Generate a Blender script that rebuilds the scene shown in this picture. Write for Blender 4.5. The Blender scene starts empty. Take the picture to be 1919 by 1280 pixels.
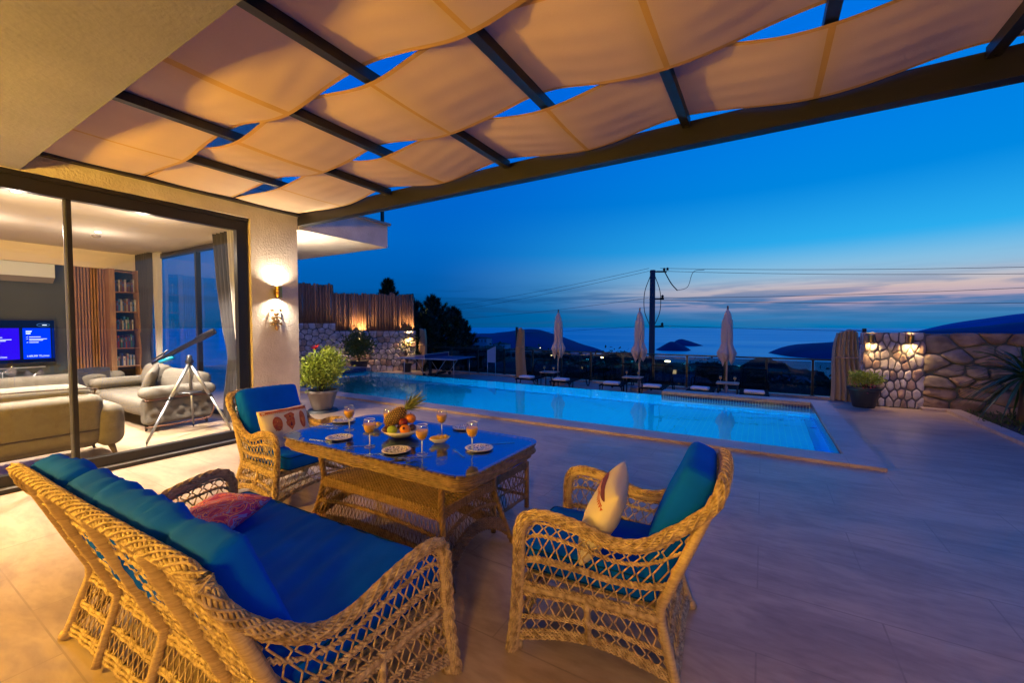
import bpy, math, random
import numpy as np
from mathutils import Vector, noise
random.seed(7); rng = np.random.default_rng(7)
PI = math.pi
scene = bpy.context.scene
COL = scene.collection

# ------------------------------------------------------------------ camera, world, lights, exposure
CAMH = 1.65; FPX = 784.0
YAW = math.atan(470/784.); PITCH = math.atan(28/784.)
cam = bpy.data.cameras.new('camera'); cam_o = bpy.data.objects.new('camera', cam); COL.objects.link(cam_o)
cam_o.location = (0, 0, CAMH); cam_o.rotation_euler = (PI/2-PITCH, 0, YAW)
cam.sensor_width = 36; cam.lens = 36*FPX/1919.0; cam.clip_start = .05; cam.clip_end = 60000
scene.camera = cam_o
scene.view_settings.view_transform = 'Standard'; scene.view_settings.look = 'None'
scene.view_settings.exposure = 0.0; scene.view_settings.gamma = 1
scene.render.engine = 'CYCLES'
cy = scene.cycles
cy.use_denoising = True; cy.max_bounces = 9; cy.diffuse_bounces = 4; cy.glossy_bounces = 4
cy.transmission_bounces = 6; cy.transparent_max_bounces = 16; cy.caustics_reflective = False
cy.caustics_refractive = False; cy.sample_clamp_indirect = 4.0
cy.use_adaptive_sampling = True; cy.adaptive_threshold = .015

_F = np.array([-math.sin(YAW)*math.cos(PITCH), math.cos(YAW)*math.cos(PITCH), -math.sin(PITCH)])
_R = np.array([math.cos(YAW), math.sin(YAW), 0]); _U = np.cross(_R, _F)
def ray(x, y): return _F+_R*(x-959.5)/FPX+_U*(640-y)/FPX
def onz(x, y, z=0.):
    d = ray(x, y); return np.array([0, 0, CAMH])+d*(z-CAMH)/d[2]

W = bpy.data.worlds.new('World'); scene.world = W; W.use_nodes = True
def build_world():
    nt = W.node_tree; N = nt.nodes; L = nt.links
    for n in list(N): N.remove(n)
    out = N.new('ShaderNodeOutputWorld'); bg = N.new('ShaderNodeBackground'); L.new(bg.outputs[0], out.inputs[0])
    tc = N.new('ShaderNodeTexCoord'); sep = N.new('ShaderNodeSeparateXYZ'); L.new(tc.outputs['Generated'], sep.inputs[0])
    def ramp(pts, src):
        r = N.new('ShaderNodeValToRGB'); e = r.color_ramp.elements
        while len(e) < len(pts): e.new(.5)
        for k, (p, c) in enumerate(pts): e[k].position = p; e[k].color = (c[0], c[1], c[2], 1)
        L.new(src, r.inputs[0]); return r.outputs[0]
    def mth(op, a, b=None, clamp=False):
        m = N.new('ShaderNodeMath'); m.operation = op; m.use_clamp = clamp
        for k, v in enumerate((a, b)):
            if v is None: continue
            if isinstance(v, (int, float)): m.inputs[k].default_value = v
            else: L.new(v, m.inputs[k])
        return m.outputs[0]
    z = sep.outputs[2]
    g = ray(2150, 612); g[2] = 0; g /= np.linalg.norm(g)
    dp = N.new('ShaderNodeVectorMath'); dp.operation = 'DOT_PRODUCT'
    L.new(tc.outputs['Generated'], dp.inputs[0]); dp.inputs[1].default_value = tuple(g)
    # z runs 0..1, away side and afterglow side
    away = ramp([(0, (.0, .085, .28)), (.05, (.0, .09, .34)), (.139, (.0, .12, .49)), (.2, (.0, .135, .56)), (.4, (0, .12, .68)), (1, (.0, .09, .78))], z)
    glow = ramp([(0, (.0, .17, .44)), (.03, (.0, .20, .48)), (.08, (.10, .41, .68)), (.12, (.13, .49, .80)), (.168, (.025, .42, .86)), (.27, (0, .25, .76)), (.42, (0, .20, .80)), (1, (.0, .11, .85))], z)
    def azi(a, b_):
        mr = N.new('ShaderNodeMapRange'); mr.interpolation_type = 'SMOOTHSTEP'; L.new(dp.outputs['Value'], mr.inputs[0]); mr.inputs[1].default_value = a; mr.inputs[2].default_value = b_; return mr
    mr = azi(.35, 1.02)
    mx0 = N.new('ShaderNodeMix'); mx0.data_type = 'RGBA'; L.new(mr.outputs[0], mx0.inputs[0]); L.new(away, mx0.inputs[6]); L.new(glow, mx0.inputs[7])
    # pink afterglow strip hugging the horizon towards the sunset
    pk = ramp([(0, (0,)*3), (.025, (.12,)*3), (.045, (.75,)*3), (.072, (.85,)*3), (.105, (.4,)*3), (.16, (0,)*3)], z)
    pcol = ramp([(0, (.30, .34, .52)), (.045, (.58, .36, .44)), (.072, (.74, .52, .46)), (.105, (.55, .60, .66)), (.16, (.3, .6, .78))], z)
    mn = azi(.60, .97)
    mx = N.new('ShaderNodeMix'); mx.data_type = 'RGBA'; L.new(mth('MULTIPLY', pk, mn.outputs[0]), mx.inputs[0]); L.new(mx0.outputs[2], mx.inputs[6]); L.new(pcol, mx.inputs[7])
    # streaked dusk clouds low over the sea
    mp = N.new('ShaderNodeMapping'); mp.inputs['Scale'].default_value = (2.2, 2.2, 34); L.new(tc.outputs['Generated'], mp.inputs[0])
    ns = N.new('ShaderNodeTexNoise'); ns.inputs['Scale'].default_value = 2.1; ns.inputs['Detail'].default_value = 7; ns.inputs['Roughness'].default_value = .55
    ns.inputs['Distortion'].default_value = .4
    L.new(mp.outputs[0], ns.inputs[0])
    cl = N.new('ShaderNodeMapRange'); cl.interpolation_type = 'SMOOTHSTEP'; L.new(ns.outputs[0], cl.inputs[0]); cl.inputs[1].default_value = .44; cl.inputs[2].default_value = .62
    band = ramp([(0, (.6,)*3), (.02, (.9,)*3), (.052, (1,)*3), (.075, (.55,)*3), (.1, (.08,)*3), (.14, (0,)*3)], z)
    m1 = mth('MULTIPLY', cl.outputs[0], band)
    m1 = mth('MULTIPLY', m1, .9)
    ccol = N.new('ShaderNodeMix'); ccol.data_type = 'RGBA'; L.new(mr.outputs[0], ccol.inputs[0])
    ccol.inputs[6].default_value = (.0, .07, .25, 1); ccol.inputs[7].default_value = (.03, .17, .40, 1)
    m2 = N.new('ShaderNodeMix'); m2.data_type = 'RGBA'; L.new(m1, m2.inputs[0]); L.new(mx.outputs[2], m2.inputs[6]); L.new(ccol.outputs[2], m2.inputs[7])
    # pale pink wisps
    mp2 = N.new('ShaderNodeMapping'); mp2.inputs['Scale'].default_value = (1.6, 1.6, 22); mp2.inputs['Location'].default_value = (3, 1, 5); L.new(tc.outputs['Generated'], mp2.inputs[0])
    n2 = N.new('ShaderNodeTexNoise'); n2.inputs['Scale'].default_value = 2.4; n2.inputs['Detail'].default_value = 5; L.new(mp2.outputs[0], n2.inputs[0])
    c2 = N.new('ShaderNodeMapRange'); c2.interpolation_type = 'SMOOTHSTEP'; L.new(n2.outputs[0], c2.inputs[0]); c2.inputs[1].default_value = .5; c2.inputs[2].default_value = .7
    band2 = ramp([(0, (.1,)*3), (.03, (.3,)*3), (.06, (.8,)*3), (.085, (.5,)*3), (.12, (0,)*3)], z)
    m3 = mth('MULTIPLY', mth('MULTIPLY', c2.outputs[0], band2), mth('MULTIPLY', mn.outputs[0], .4))
    m4 = N.new('ShaderNodeMix'); m4.data_type = 'RGBA'; L.new(m3, m4.inputs[0]); L.new(m2.outputs[2], m4.inputs[6]); m4.inputs[7].default_value = (.50, .36, .47, 1)
    L.new(m4.outputs[2], bg.inputs[0]); bg.inputs[1].default_value = SKY
SKY = 1.0
build_world()

# lamp power, all lamps in one place
P_COLUMN = 72; P_FLOOD = 3250; P_WALL_L = 85; P_WALL_R = 28; P_ROOM = 1300; P_POOL = 720

# ------------------------------------------------------------------ mesh helpers
class MB:
    def __init__(s): s.v = []; s.f = []; s.m = []; s.n = 0
    def add(s, v, f, m=0):
        v = np.asarray(v, float).reshape(-1, 3); s.v.append(v)
        f = [tuple(int(i)+s.n for i in q) for q in f]; s.f += f; s.m += [m]*len(f); s.n += len(v); return s
    def box(s, x0, x1, y0, y1, z0, z1, m=0):
        v = [(x, y, z) for z in (z0, z1) for y in (y0, y1) for x in (x0, x1)]
        return s.add(v, [(0, 2, 3, 1), (4, 5, 7, 6), (0, 1, 5, 4), (2, 6, 7, 3), (0, 4, 6, 2), (1, 3, 7, 5)], m)
    def obox(s, c, ax, ay, az, m=0):
        c, ax, ay, az = [np.array(q, float) for q in (c, ax, ay, az)]
        v = [c+i*ax+j*ay+k*az for k in (-1, 1) for j in (-1, 1) for i in (-1, 1)]
        return s.add(v, [(0, 2, 3, 1), (4, 5, 7, 6), (0, 1, 5, 4), (2, 6, 7, 3), (0, 4, 6, 2), (1, 3, 7, 5)], m)
    def tube(s, p, r, n=8, m=0, closed=False, cap=True):
        p = np.asarray(p, float); k = len(p); r = np.broadcast_to(np.asarray(r, float), (k,))
        T, Nn, B = frames(p, closed)
        a = np.arange(n)*2*PI/n
        v = p[:, None, :]+r[:, None, None]*(np.cos(a)[None, :, None]*Nn[:, None, :]+np.sin(a)[None, :, None]*B[:, None, :])
        f = []
        for i in range(k if closed else k-1):
            j = (i+1) % k
            for q in range(n):
                w = (q+1) % n; f.append((i*n+q, i*n+w, j*n+w, j*n+q))
        if cap and not closed:
            f.append(tuple(range(n-1, -1, -1))); f.append(tuple((k-1)*n+q for q in range(n)))
        return s.add(v.reshape(-1, 3), f, m)
    def rods(s, A, B, r, m=0):
        A = np.asarray(A, float).reshape(-1, 3); B = np.asarray(B, float).reshape(-1, 3)
        T = B-A; ln = np.linalg.norm(T, axis=1); ok = ln > 1e-6; A = A[ok]; B = B[ok]; T = T[ok]/ln[ok][:, None]
        ref = np.where(np.abs(T[:, 2:3]) > .9, np.array([[1., 0, 0]]), np.array([[0, 0, 1.]]))
        N1 = np.cross(T, ref); N1 /= np.linalg.norm(N1, axis=1)[:, None]; N2 = np.cross(T, N1)
        n = 5; a = np.arange(n)*2*PI/n; rr = np.broadcast_to(np.asarray(r, float), (len(A),))
        off = rr[:, None, None]*(np.cos(a)[None, :, None]*N1[:, None, :]+np.sin(a)[None, :, None]*N2[:, None, :])
        v = np.concatenate([A[:, None, :]+off, B[:, None, :]+off], 1).reshape(-1, 3)
        f = []
        for i in range(len(A)):
            o = i*2*n
            for q in range(n):
                w = (q+1) % n; f.append((o+q, o+w, o+n+w, o+n+q))
        return s.add(v, f, m)
    def lathe(s, prof, n=24, c=(0, 0, 0), m=0, closed_top=False):
        prof = np.asarray(prof, float); k = len(prof); a = np.arange(n)*2*PI/n
        v = np.stack([prof[:, 0][:, None]*np.cos(a), prof[:, 0][:, None]*np.sin(a), np.repeat(prof[:, 1][:, None], n, 1)], 2).reshape(-1, 3)+np.array(c)
        f = [(i*n+q, i*n+(q+1) % n, (i+1)*n+(q+1) % n, (i+1)*n+q) for i in range(k-1) for q in range(n)]
        return s.add(v, f, m)
    def grid(s, P, nu, nv, m=0, wrap=False):
        u, v = np.meshgrid(np.linspace(0, 1, nu), np.linspace(0, 1, nv), indexing='ij')
        p = P(u, v).reshape(-1, 3)
        f = [(i*nv+j, (i+1)*nv+j, (i+1)*nv+j+1, i*nv+j+1) for i in range(nu-1) for j in range(nv-1)]
        return s.add(p, f, m)
    def ball(s, c, r, nu=16, nv=10, m=0, fn=None):
        r = np.broadcast_to(np.array(r, float), (3,)); vs = []
        for j in range(nv+1):
            t = PI*j/nv
            for i in range(nu):
                a = 2*PI*i/nu; d = np.array([math.sin(t)*math.cos(a), math.sin(t)*math.sin(a), math.cos(t)])
                vs.append(d*(fn(d) if fn else 1)*r+np.array(c))
        f = [(j*nu+i, (j+1)*nu+i, (j+1)*nu+(i+1) % nu, j*nu+(i+1) % nu) for j in range(nv) for i in range(nu)]
        return s.add(vs, f, m)
    def poly(s, pts, z0, z1, m=0):            # vertical prism over xy polygon
        n = len(pts); v = [(x, y, z0) for x, y in pts]+[(x, y, z1) for x, y in pts]
        f = [tuple(range(n-1, -1, -1)), tuple(range(n, 2*n))]+[(i, (i+1) % n, n+(i+1) % n, n+i) for i in range(n)]
        return s.add(v, f, m)

def frames(p, closed=False):
    k = len(p); T = np.empty_like(p)
    if closed: T = np.roll(p, -1, 0)-np.roll(p, 1, 0)
    else: T[1:-1] = p[2:]-p[:-2]; T[0] = p[1]-p[0]; T[-1] = p[-1]-p[-2]
    T /= np.maximum(np.linalg.norm(T, axis=1), 1e-9)[:, None]
    N = np.empty_like(p); r = np.array([0, 0, 1.]) if abs(T[0][2]) < .9 else np.array([1., 0, 0])
    n = r-T[0]*r.dot(T[0]); n /= np.linalg.norm(n); N[0] = n
    for i in range(1, k):
        n = n-T[i]*n.dot(T[i]); l = np.linalg.norm(n); n = n/l if l > 1e-6 else N[i-1]; N[i] = n
    return T, N, np.cross(T, N)

def cr(pts, step=.02):                        # Catmull-Rom through points, even steps
    p = np.asarray(pts, float); q = np.vstack([2*p[0]-p[1], p, 2*p[-1]-p[-2]]); out = []
    for i in range(1, len(q)-2):
        n = max(2, int(np.linalg.norm(q[i+1]-q[i])/step)); t = np.arange(n)[:, None]/n
        a, b, c, d = q[i-1], q[i], q[i+1], q[i+2]
        out.append(.5*((2*b)+(-a+c)*t+(2*a-5*b+4*c-d)*t**2+(-a+3*b-3*c+d)*t**3))
    out.append(p[-1:]); return np.vstack(out)

def braid(mb, path, R, strands, r, pitch, n=5, flat=1.0, m=0, ph0=0.):
    path = np.asarray(path, float); T, N, B = frames(path)
    d = np.concatenate([[0], np.cumsum(np.linalg.norm(np.diff(path, axis=0), axis=1))])
    for k in range(strands):
        ph = 2*PI*(d/pitch+k/strands)+ph0
        mb.tube(path+R*(np.cos(ph)[:, None]*N+flat*np.sin(ph)[:, None]*B), r, n, m, cap=False)

def mk(name, mb, mat, parent=None, world=False, smooth=True, auto=None):
    me = bpy.data.meshes.new(name); v = np.vstack(mb.v) if mb.v else np.zeros((0, 3))
    if parent is not None and world: v = v-np.array(parent.location)
    me.from_pydata(v.tolist(), [], mb.f)
    mats = mat if isinstance(mat, (list, tuple)) else [mat]
    for m_ in mats: me.materials.append(m_)
    if len(mats) > 1: me.polygons.foreach_set('material_index', mb.m)
    if smooth: me.polygons.foreach_set('use_smooth', [True]*len(me.polygons))
    me.update()
    if auto: me.set_sharp_from_angle(angle=math.radians(auto))
    o = bpy.data.objects.new(name, me); COL.objects.link(o)
    if parent is not None: o.parent = parent
    return o
def tag(o, label=None, cat=None, group=None, kind=None):
    for k, v in (('label', label), ('category', cat), ('group', group), ('kind', kind)):
        if v: o[k] = v
    return o
def thing(name, label, cat, loc=(0, 0, 0), rz=0, group=None):
    o = bpy.data.objects.new(name, None); COL.objects.link(o); o.location = loc; o.rotation_euler = (0, 0, rz)
    o.empty_display_size = .1
    return tag(o, label, cat, group)
def struct(name, mb, mat, smooth=False):
    return tag(mk(name, mb, mat, smooth=smooth), kind='structure')
def copy_tree(o, parent=None):
    c = o.copy(); COL.objects.link(c)
    if parent is not None: c.parent = parent
    for ch in [x for x in KIDS.get(o.name, [])]: copy_tree(ch, c)
    return c
KIDS = {}
def index_kids():
    KIDS.clear()
    for o in bpy.data.objects:
        if o.parent: KIDS.setdefault(o.parent.name, []).append(o)

# ------------------------------------------------------------------ materials
def srgb(r, g, b): return tuple(((c/255)/12.92 if c <= 10 else ((c/255+.055)/1.055)**2.4) for c in (r, g, b))
def mat(name, c, rough=.5, metal=0, c2=None, scale=8, bump=0, bscale=40, stretch=(1, 1, 1), spec=.5, emit=None, es=1, detail=5, lo=.35, hi=.65, coat=0, sss=0, trans=0, coord='Object'):
    m = bpy.data.materials.new(name); m.use_nodes = True; nt = m.node_tree; N = nt.nodes; L = nt.links; b = N['Principled BSDF']
    b.inputs['Base Color'].default_value = (*c, 1); b.inputs['Roughness'].default_value = rough; b.inputs['Metallic'].default_value = metal
    b.inputs['Specular IOR Level'].default_value = spec; b.inputs['Coat Weight'].default_value = coat
    if emit: b.inputs['Emission Color'].default_value = (*emit, 1); b.inputs['Emission Strength'].default_value = es
    tc = N.new('ShaderNodeTexCoord'); mp = N.new('ShaderNodeMapping'); mp.inputs['Scale'].default_value = stretch; L.new(tc.outputs[coord], mp.inputs[0])
    if c2:
        n = N.new('ShaderNodeTexNoise'); n.inputs['Scale'].default_value = scale; n.inputs['Detail'].default_value = detail; L.new(mp.outputs[0], n.inputs[0])
        mr = N.new('ShaderNodeMapRange'); L.new(n.outputs[0], mr.inputs[0]); mr.inputs[1].default_value = lo; mr.inputs[2].default_value = hi
        mx = N.new('ShaderNodeMix'); mx.data_type = 'RGBA'; L.new(mr.outputs[0], mx.inputs[0]); mx.inputs[6].default_value = (*c, 1); mx.inputs[7].default_value = (*c2, 1)
        L.new(mx.outputs[2], b.inputs['Base Color'])
    if bump:
        n = N.new('ShaderNodeTexNoise'); n.inputs['Scale'].default_value = bscale; n.inputs['Detail'].default_value = 4; L.new(mp.outputs[0], n.inputs[0])
        bp = N.new('ShaderNodeBump'); bp.inputs['Strength'].default_value = bump; bp.inputs['Distance'].default_value = .01; L.new(n.outputs[0], bp.inputs['Height']); L.new(bp.outputs[0], b.inputs['Normal'])
    return m
def emis(name, c, s):
    m = bpy.data.materials.new(name); m.use_nodes = True; nt = m.node_tree
    for n in list(nt.nodes): nt.nodes.remove(n)
    e = nt.nodes.new('ShaderNodeEmission'); e.inputs[0].default_value = (*c, 1); e.inputs[1].default_value = s
    o = nt.nodes.new('ShaderNodeOutputMaterial'); nt.links.new(e.outputs[0], o.inputs[0]); return m
def thin_glass(name, tint=(.93, .97, .97), refl=1.0, ior=1.5, rough=0.0):
    m = bpy.data.materials.new(name); m.use_nodes = True; nt = m.node_tree; N = nt.nodes; L = nt.links
    for n in list(N): N.remove(n)
    t = N.new('ShaderNodeBsdfTransparent'); t.inputs[0].default_value = (*tint, 1)
    g = N.new('ShaderNodeBsdfGlossy'); g.inputs['Roughness'].default_value = rough; g.inputs[0].default_value = (refl, refl, refl, 1)
    lw = N.new('ShaderNodeLayerWeight'); lw.inputs[0].default_value = .5; pw = N.new('ShaderNodeMath'); pw.operation = 'POWER'; L.new(lw.outputs['Facing'], pw.inputs[0]); pw.inputs[1].default_value = 4.5
    fr = N.new('ShaderNodeMapRange'); L.new(pw.outputs[0], fr.inputs[0]); fr.inputs[3].default_value = ((ior-1)/(ior+1))**2*1.6; fr.inputs[4].default_value = .9
    x = N.new('ShaderNodeMixShader'); o = N.new('ShaderNodeOutputMaterial')
    L.new(fr.outputs[0], x.inputs[0]); L.new(t.outputs[0], x.inputs[1]); L.new(g.outputs[0], x.inputs[2]); L.new(x.outputs[0], o.inputs[0]); return m

M = {}
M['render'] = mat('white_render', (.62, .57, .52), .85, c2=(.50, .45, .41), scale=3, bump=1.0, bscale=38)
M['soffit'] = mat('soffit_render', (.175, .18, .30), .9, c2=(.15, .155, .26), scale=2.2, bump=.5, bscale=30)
M['black_metal'] = mat('black_metal', (.005, .005, .005), .45, 0, bump=.06, bscale=30)
M['dark_frame'] = mat('anthracite_frame', (.014, .013, .014), .38, .3)
M['wicker'] = mat('tan_wicker', (.60, .44, .24), .6, c2=(.24, .155, .075), scale=34, bump=.5, bscale=180, lo=.36, hi=.66)
M['wicker_wrap'] = mat('wrapped_wicker', (.58, .42, .23), .55, c2=(.38, .26, .14), scale=20, bump=.5, bscale=60, stretch=(1, 1, 6), lo=.3, hi=.7)
M['wicker_dark'] = mat('brown_wicker', (.20, .10, .042), .4, c2=(.10, .048, .02), scale=30, bump=.3, bscale=180, lo=.3, hi=.7)
M['blue_fabric'] = mat('blue_fabric', (.0, .098, .74), .8, c2=(.0, .080, .64), scale=5, bump=.12, bscale=300, spec=.06)
M['pillow'] = mat('cream_pillow', (.62, .54, .45), .9, bump=.1, bscale=200)
M['red'] = mat('red_embroidery', (.36, .05, .03), .8, c2=(.45, .14, .04), scale=40)
M['maroon'] = mat('maroon_embroidery', (.12, .02, .04), .8)
M['orange_thread'] = mat('orange_embroidery', (.62, .2, .06), .8)
M['white'] = mat('white_ceramic', (.72, .69, .63), .22, coat=.3)
M['steel'] = mat('steel', (.6, .6, .62), .22, 1)
M['alu'] = mat('brushed_aluminium', (.55, .56, .58), .35, .85)
M['black'] = mat('black_plastic', (.012, .012, .013), .3)
M['glass'] = thin_glass('wine_glass', (.96, .97, .98), 1, 1.5)
M['pane'] = thin_glass('window_pane', (.94, .96, .96), 1, 1.45)
M['fence_pane'] = thin_glass('smoked_pane', (.50, .53, .55), 1, 1.5)
M['leaf'] = mat('bright_leaf', (.34, .40, .03), .45, c2=(.17, .24, .02), scale=9)
M['leaf_dark'] = mat('dark_leaf', (.035, .07, .02), .5, c2=(.02, .045, .014), scale=5)
M['pine'] = mat('pine_needles', (.02, .045, .02), .7, c2=(.012, .03, .015), scale=2)
M['bark'] = mat('bark', (.09, .06, .04), .9, bump=.5, bscale=20)
M['canvas'] = mat('canopy_canvas', (.70, .54, .37), .85, c2=(.66, .50, .34), scale=3, bump=.12, bscale=160, spec=.2, stretch=(1, .4, 1))
def translucent(m, f):
    nt = m.node_tree; N = nt.nodes; L = nt.links; p = N['Principled BSDF']; o = N['Material Output']; t = N.new('ShaderNodeBsdfTranslucent'); x = N.new('ShaderNodeMixShader'); x.inputs[0].default_value = f
    t.inputs[0].default_value = (.8, .8, .8, 1); L.new(p.outputs[0], x.inputs[1]); L.new(t.outputs[0], x.inputs[2]); L.new(x.outputs[0], o.inputs[0])
translucent(M['canvas'], .05)
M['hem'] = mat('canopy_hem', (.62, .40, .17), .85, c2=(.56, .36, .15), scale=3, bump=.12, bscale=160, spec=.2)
M['umbrella'] = mat('beige_umbrella', (.55, .45, .38), .85, bump=.1, bscale=60)
M['curtain'] = mat('sand_curtain', (.52, .38, .21), .85, bump=.1, bscale=60)
M['wood'] = mat('fence_timber', (.34, .17, .095), .75, c2=(.15, .075, .045), scale=5, stretch=(6, 6, .5), bump=.4, bscale=16, lo=.3, hi=.7)
M['oak'] = mat('oak', (.40, .22, .085), .45, c2=(.30, .15, .055), scale=6, stretch=(5, 5, .6))
M['slat'] = mat('walnut_slat', (.33, .17, .085), .5, c2=(.26, .13, .06), scale=8, stretch=(5, 5, .6))
M['grey_wall'] = mat('slate_grey_paint', (.045, .055, .058), .8)
M['ceil'] = mat('ceiling_paint', (.78, .69, .60), .85)
M['sofa'] = mat('taupe_fabric', (.15, .13, .095), .8, c2=(.125, .107, .08), scale=14, bump=.2, bscale=160)
M['drape'] = mat('charcoal_drape', (.045, .042, .045), .85, bump=.15, bscale=60)
M['sheer'] = mat('sheer_curtain', (.5, .47, .42), .8)
M['mortar'] = mat('mortar', (.11, .13, .14), .95, c2=(.08, .09, .095), scale=6, bump=.6, bscale=30)
M['stone'] = mat('wall_stone', (.55, .51, .48), .85, c2=(.36, .32, .30), scale=5, bump=.7, bscale=14, lo=.35, hi=.6)
M['stone_b'] = mat('rust_wall_stone', (.46, .32, .24), .85, c2=(.28, .20, .15), scale=5, bump=.7, bscale=14)
M['brass'] = mat('brass', (.35, .22, .08), .3, .9)
M['lamp_on'] = emis('lamp_light', (1, .62, .22), 22)
M['lamp_cool'] = emis('ceiling_lamp_light', (1, .93, .85), 45)
M['towel'] = mat('white_towel', (.62, .60, .58), .9, bump=.3, bscale=80)
M['lounger'] = mat('black_rattan', (.005, .005, .005), .6, spec=.1)
M['terracotta'] = mat('grey_planter', (.24, .20, .18), .6, bump=.1, bscale=30)
M['planter_dark'] = mat('anthracite_planter', (.018, .022, .03), .5)
M['soil'] = mat('soil', (.03, .02, .014), .95)
M['grass'] = mat('grass', (.05, .09, .02), .7, c2=(.03, .055, .012), scale=20)

def floor_mat(name, c1, c2, c3, tw, th, rough, rot=0):
    m = bpy.data.materials.new(name); m.use_nodes = True; nt = m.node_tree; N = nt.nodes; L = nt.links; b = N['Principled BSDF']
    tc = N.new('ShaderNodeTexCoord'); mp = N.new('ShaderNodeMapping'); mp.inputs['Rotation'].default_value = (0, 0, rot); L.new(tc.outputs['Object'], mp.inputs[0])
    br = N.new('ShaderNodeTexBrick'); L.new(mp.outputs[0], br.inputs[0]); br.inputs['Scale'].default_value = 1
    br.inputs['Brick Width'].default_value = tw; br.inputs['Row Height'].default_value = th; br.inputs['Mortar Size'].default_value = .005; br.inputs['Mortar Smooth'].default_value = .3
    br.inputs['Color1'].default_value = (*c1, 1); br.inputs['Color2'].default_value = (*c2, 1); br.inputs['Mortar'].default_value = (*[x*.66 for x in c2], 1); br.offset = .5
    st = N.new('ShaderNodeMapping'); st.inputs['Scale'].default_value = (1, 2.6, 1); L.new(mp.outputs[0], st.inputs[0])
    n = N.new('ShaderNodeTexNoise'); n.inputs['Scale'].default_value = 1.15; n.inputs['Detail'].default_value = 9; n.inputs['Roughness'].default_value = .62; n.inputs['Distortion'].default_value = .8; L.new(st.outputs[0], n.inputs[0])
    mr = N.new('ShaderNodeMapRange'); L.new(n.outputs[0], mr.inputs[0]); mr.inputs[1].default_value = .38; mr.inputs[2].default_value = .66
    mx = N.new('ShaderNodeMix'); mx.data_type = 'RGBA'; L.new(mr.outputs[0], mx.inputs[0]); L.new(br.outputs[0], mx.inputs[6]); mx.inputs[7].default_value = (*c3, 1)
    n2 = N.new('ShaderNodeTexNoise'); n2.inputs['Scale'].default_value = 7; n2.inputs['Detail'].default_value = 6; L.new(st.outputs[0], n2.inputs[0])
    m2 = N.new('ShaderNodeMix'); m2.data_type = 'RGBA'; m2.blend_type = 'MULTIPLY'; m2.inputs[0].default_value = .35; L.new(mx.outputs[2], m2.inputs[6])
    cr_ = N.new('ShaderNodeValToRGB'); cr_.color_ramp.elements[0].position = .3; cr_.color_ramp.elements[0].color = (.45, .42, .4, 1); cr_.color_ramp.elements[1].position = .55; L.new(n2.outputs[0], cr_.inputs[0]); L.new(cr_.outputs[0], m2.inputs[7])
    L.new(m2.outputs[2], b.inputs['Base Color'])
    r2 = N.new('ShaderNodeMapRange'); L.new(n2.outputs[0], r2.inputs[0]); r2.inputs[3].default_value = rough-.08; r2.inputs[4].default_value = rough+.12; L.new(r2.outputs[0], b.inputs['Roughness'])
    bp = N.new('ShaderNodeBump'); bp.inputs['Strength'].default_value = .12; bp.inputs['Distance'].default_value = .01; L.new(n2.outputs[0], bp.inputs['Height']); L.new(bp.outputs[0], b.inputs['Normal'])
    return m
M['travertine'] = floor_mat('travertine', (.50, .38, .27), (.46, .345, .25), (.31, .22, .16), 1.2, .6, .31)
M['coping'] = floor_mat('travertine_coping', (.50, .40, .32), (.46, .36, .29), (.40, .29, .22), .9, 2.0, .42)
M['deck'] = floor_mat('pool_deck_stone', (.44, .36, .30), (.40, .33, .27), (.34, .27, .22), .9, .6, .45)
M['room_floor'] = floor_mat('room_tiles', (.40, .30, .20), (.35, .26, .17), (.30, .21, .13), 1.2, .25, .3, PI/2)

def mosaic(name, c1, c2, grout, size=.045, gr=.004):
    m = bpy.data.materials.new(name); m.use_nodes = True; nt = m.node_tree; N = nt.nodes; L = nt.links; b = N['Principled BSDF']
    tc = N.new('ShaderNodeTexCoord'); g = N.new('ShaderNodeNewGeometry')
    # unfold walls: x or y along, z up; floors: x,y
    sp = N.new('ShaderNodeSeparateXYZ'); L.new(tc.outputs['Object'], sp.inputs[0]); sn = N.new('ShaderNodeSeparateXYZ'); L.new(g.outputs['Normal'], sn.inputs[0])
    def mth(op, a, b_=None):
        q = N.new('ShaderNodeMath'); q.operation = op
        for k, v in enumerate((a, b_)):
            if v is None: continue
            if isinstance(v, (int, float)): q.inputs[k].default_value = v
            else: L.new(v, q.inputs[k])
        return q.outputs[0]
    def mixf(f, a, b_):
        q = N.new('ShaderNodeMix'); q.data_type = 'FLOAT'; L.new(f, q.inputs[0]); L.new(a, q.inputs[2]); L.new(b_, q.inputs[3]); return q.outputs[0]
    isx = mth('GREATER_THAN', mth('ABSOLUTE', sn.outputs[0]), .5); isz = mth('GREATER_THAN', mth('ABSOLUTE', sn.outputs[2]), .5)
    U = mixf(isx, sp.outputs[0], sp.outputs[1]); V = mixf(isz, sp.outputs[2], sp.outputs[1])
    cb = N.new('ShaderNodeCombineXYZ'); L.new(U, cb.inputs[0]); L.new(V, cb.inputs[1])
    br = N.new('ShaderNodeTexBrick'); L.new(cb.outputs[0], br.inputs[0]); br.inputs['Scale'].default_value = 1; br.offset = 0
    br.inputs['Brick Width'].default_value = size; br.inputs['Row Height'].default_value = size; br.inputs['Mortar Size'].default_value = gr; br.inputs['Mortar Smooth'].default_value = .1
    br.inputs['Color1'].default_value = (*c1, 1); br.inputs['Color2'].default_value = (*c2, 1); br.inputs['Mortar'].default_value = (*grout, 1)
    L.new(br.outputs[0], b.inputs['Base Color']); b.inputs['Roughness'].default_value = .15; return m
M['mosaic_navy'] = mosaic('navy_mosaic', (.002, .006, .075), (.003, .010, .11), (.30, .26, .30), .055, .0045)
M['mosaic_deep'] = mosaic('deep_blue_mosaic', (.002, .02, .36), (.003, .025, .42), (.01, .04, .45), .055, .0045)
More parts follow.
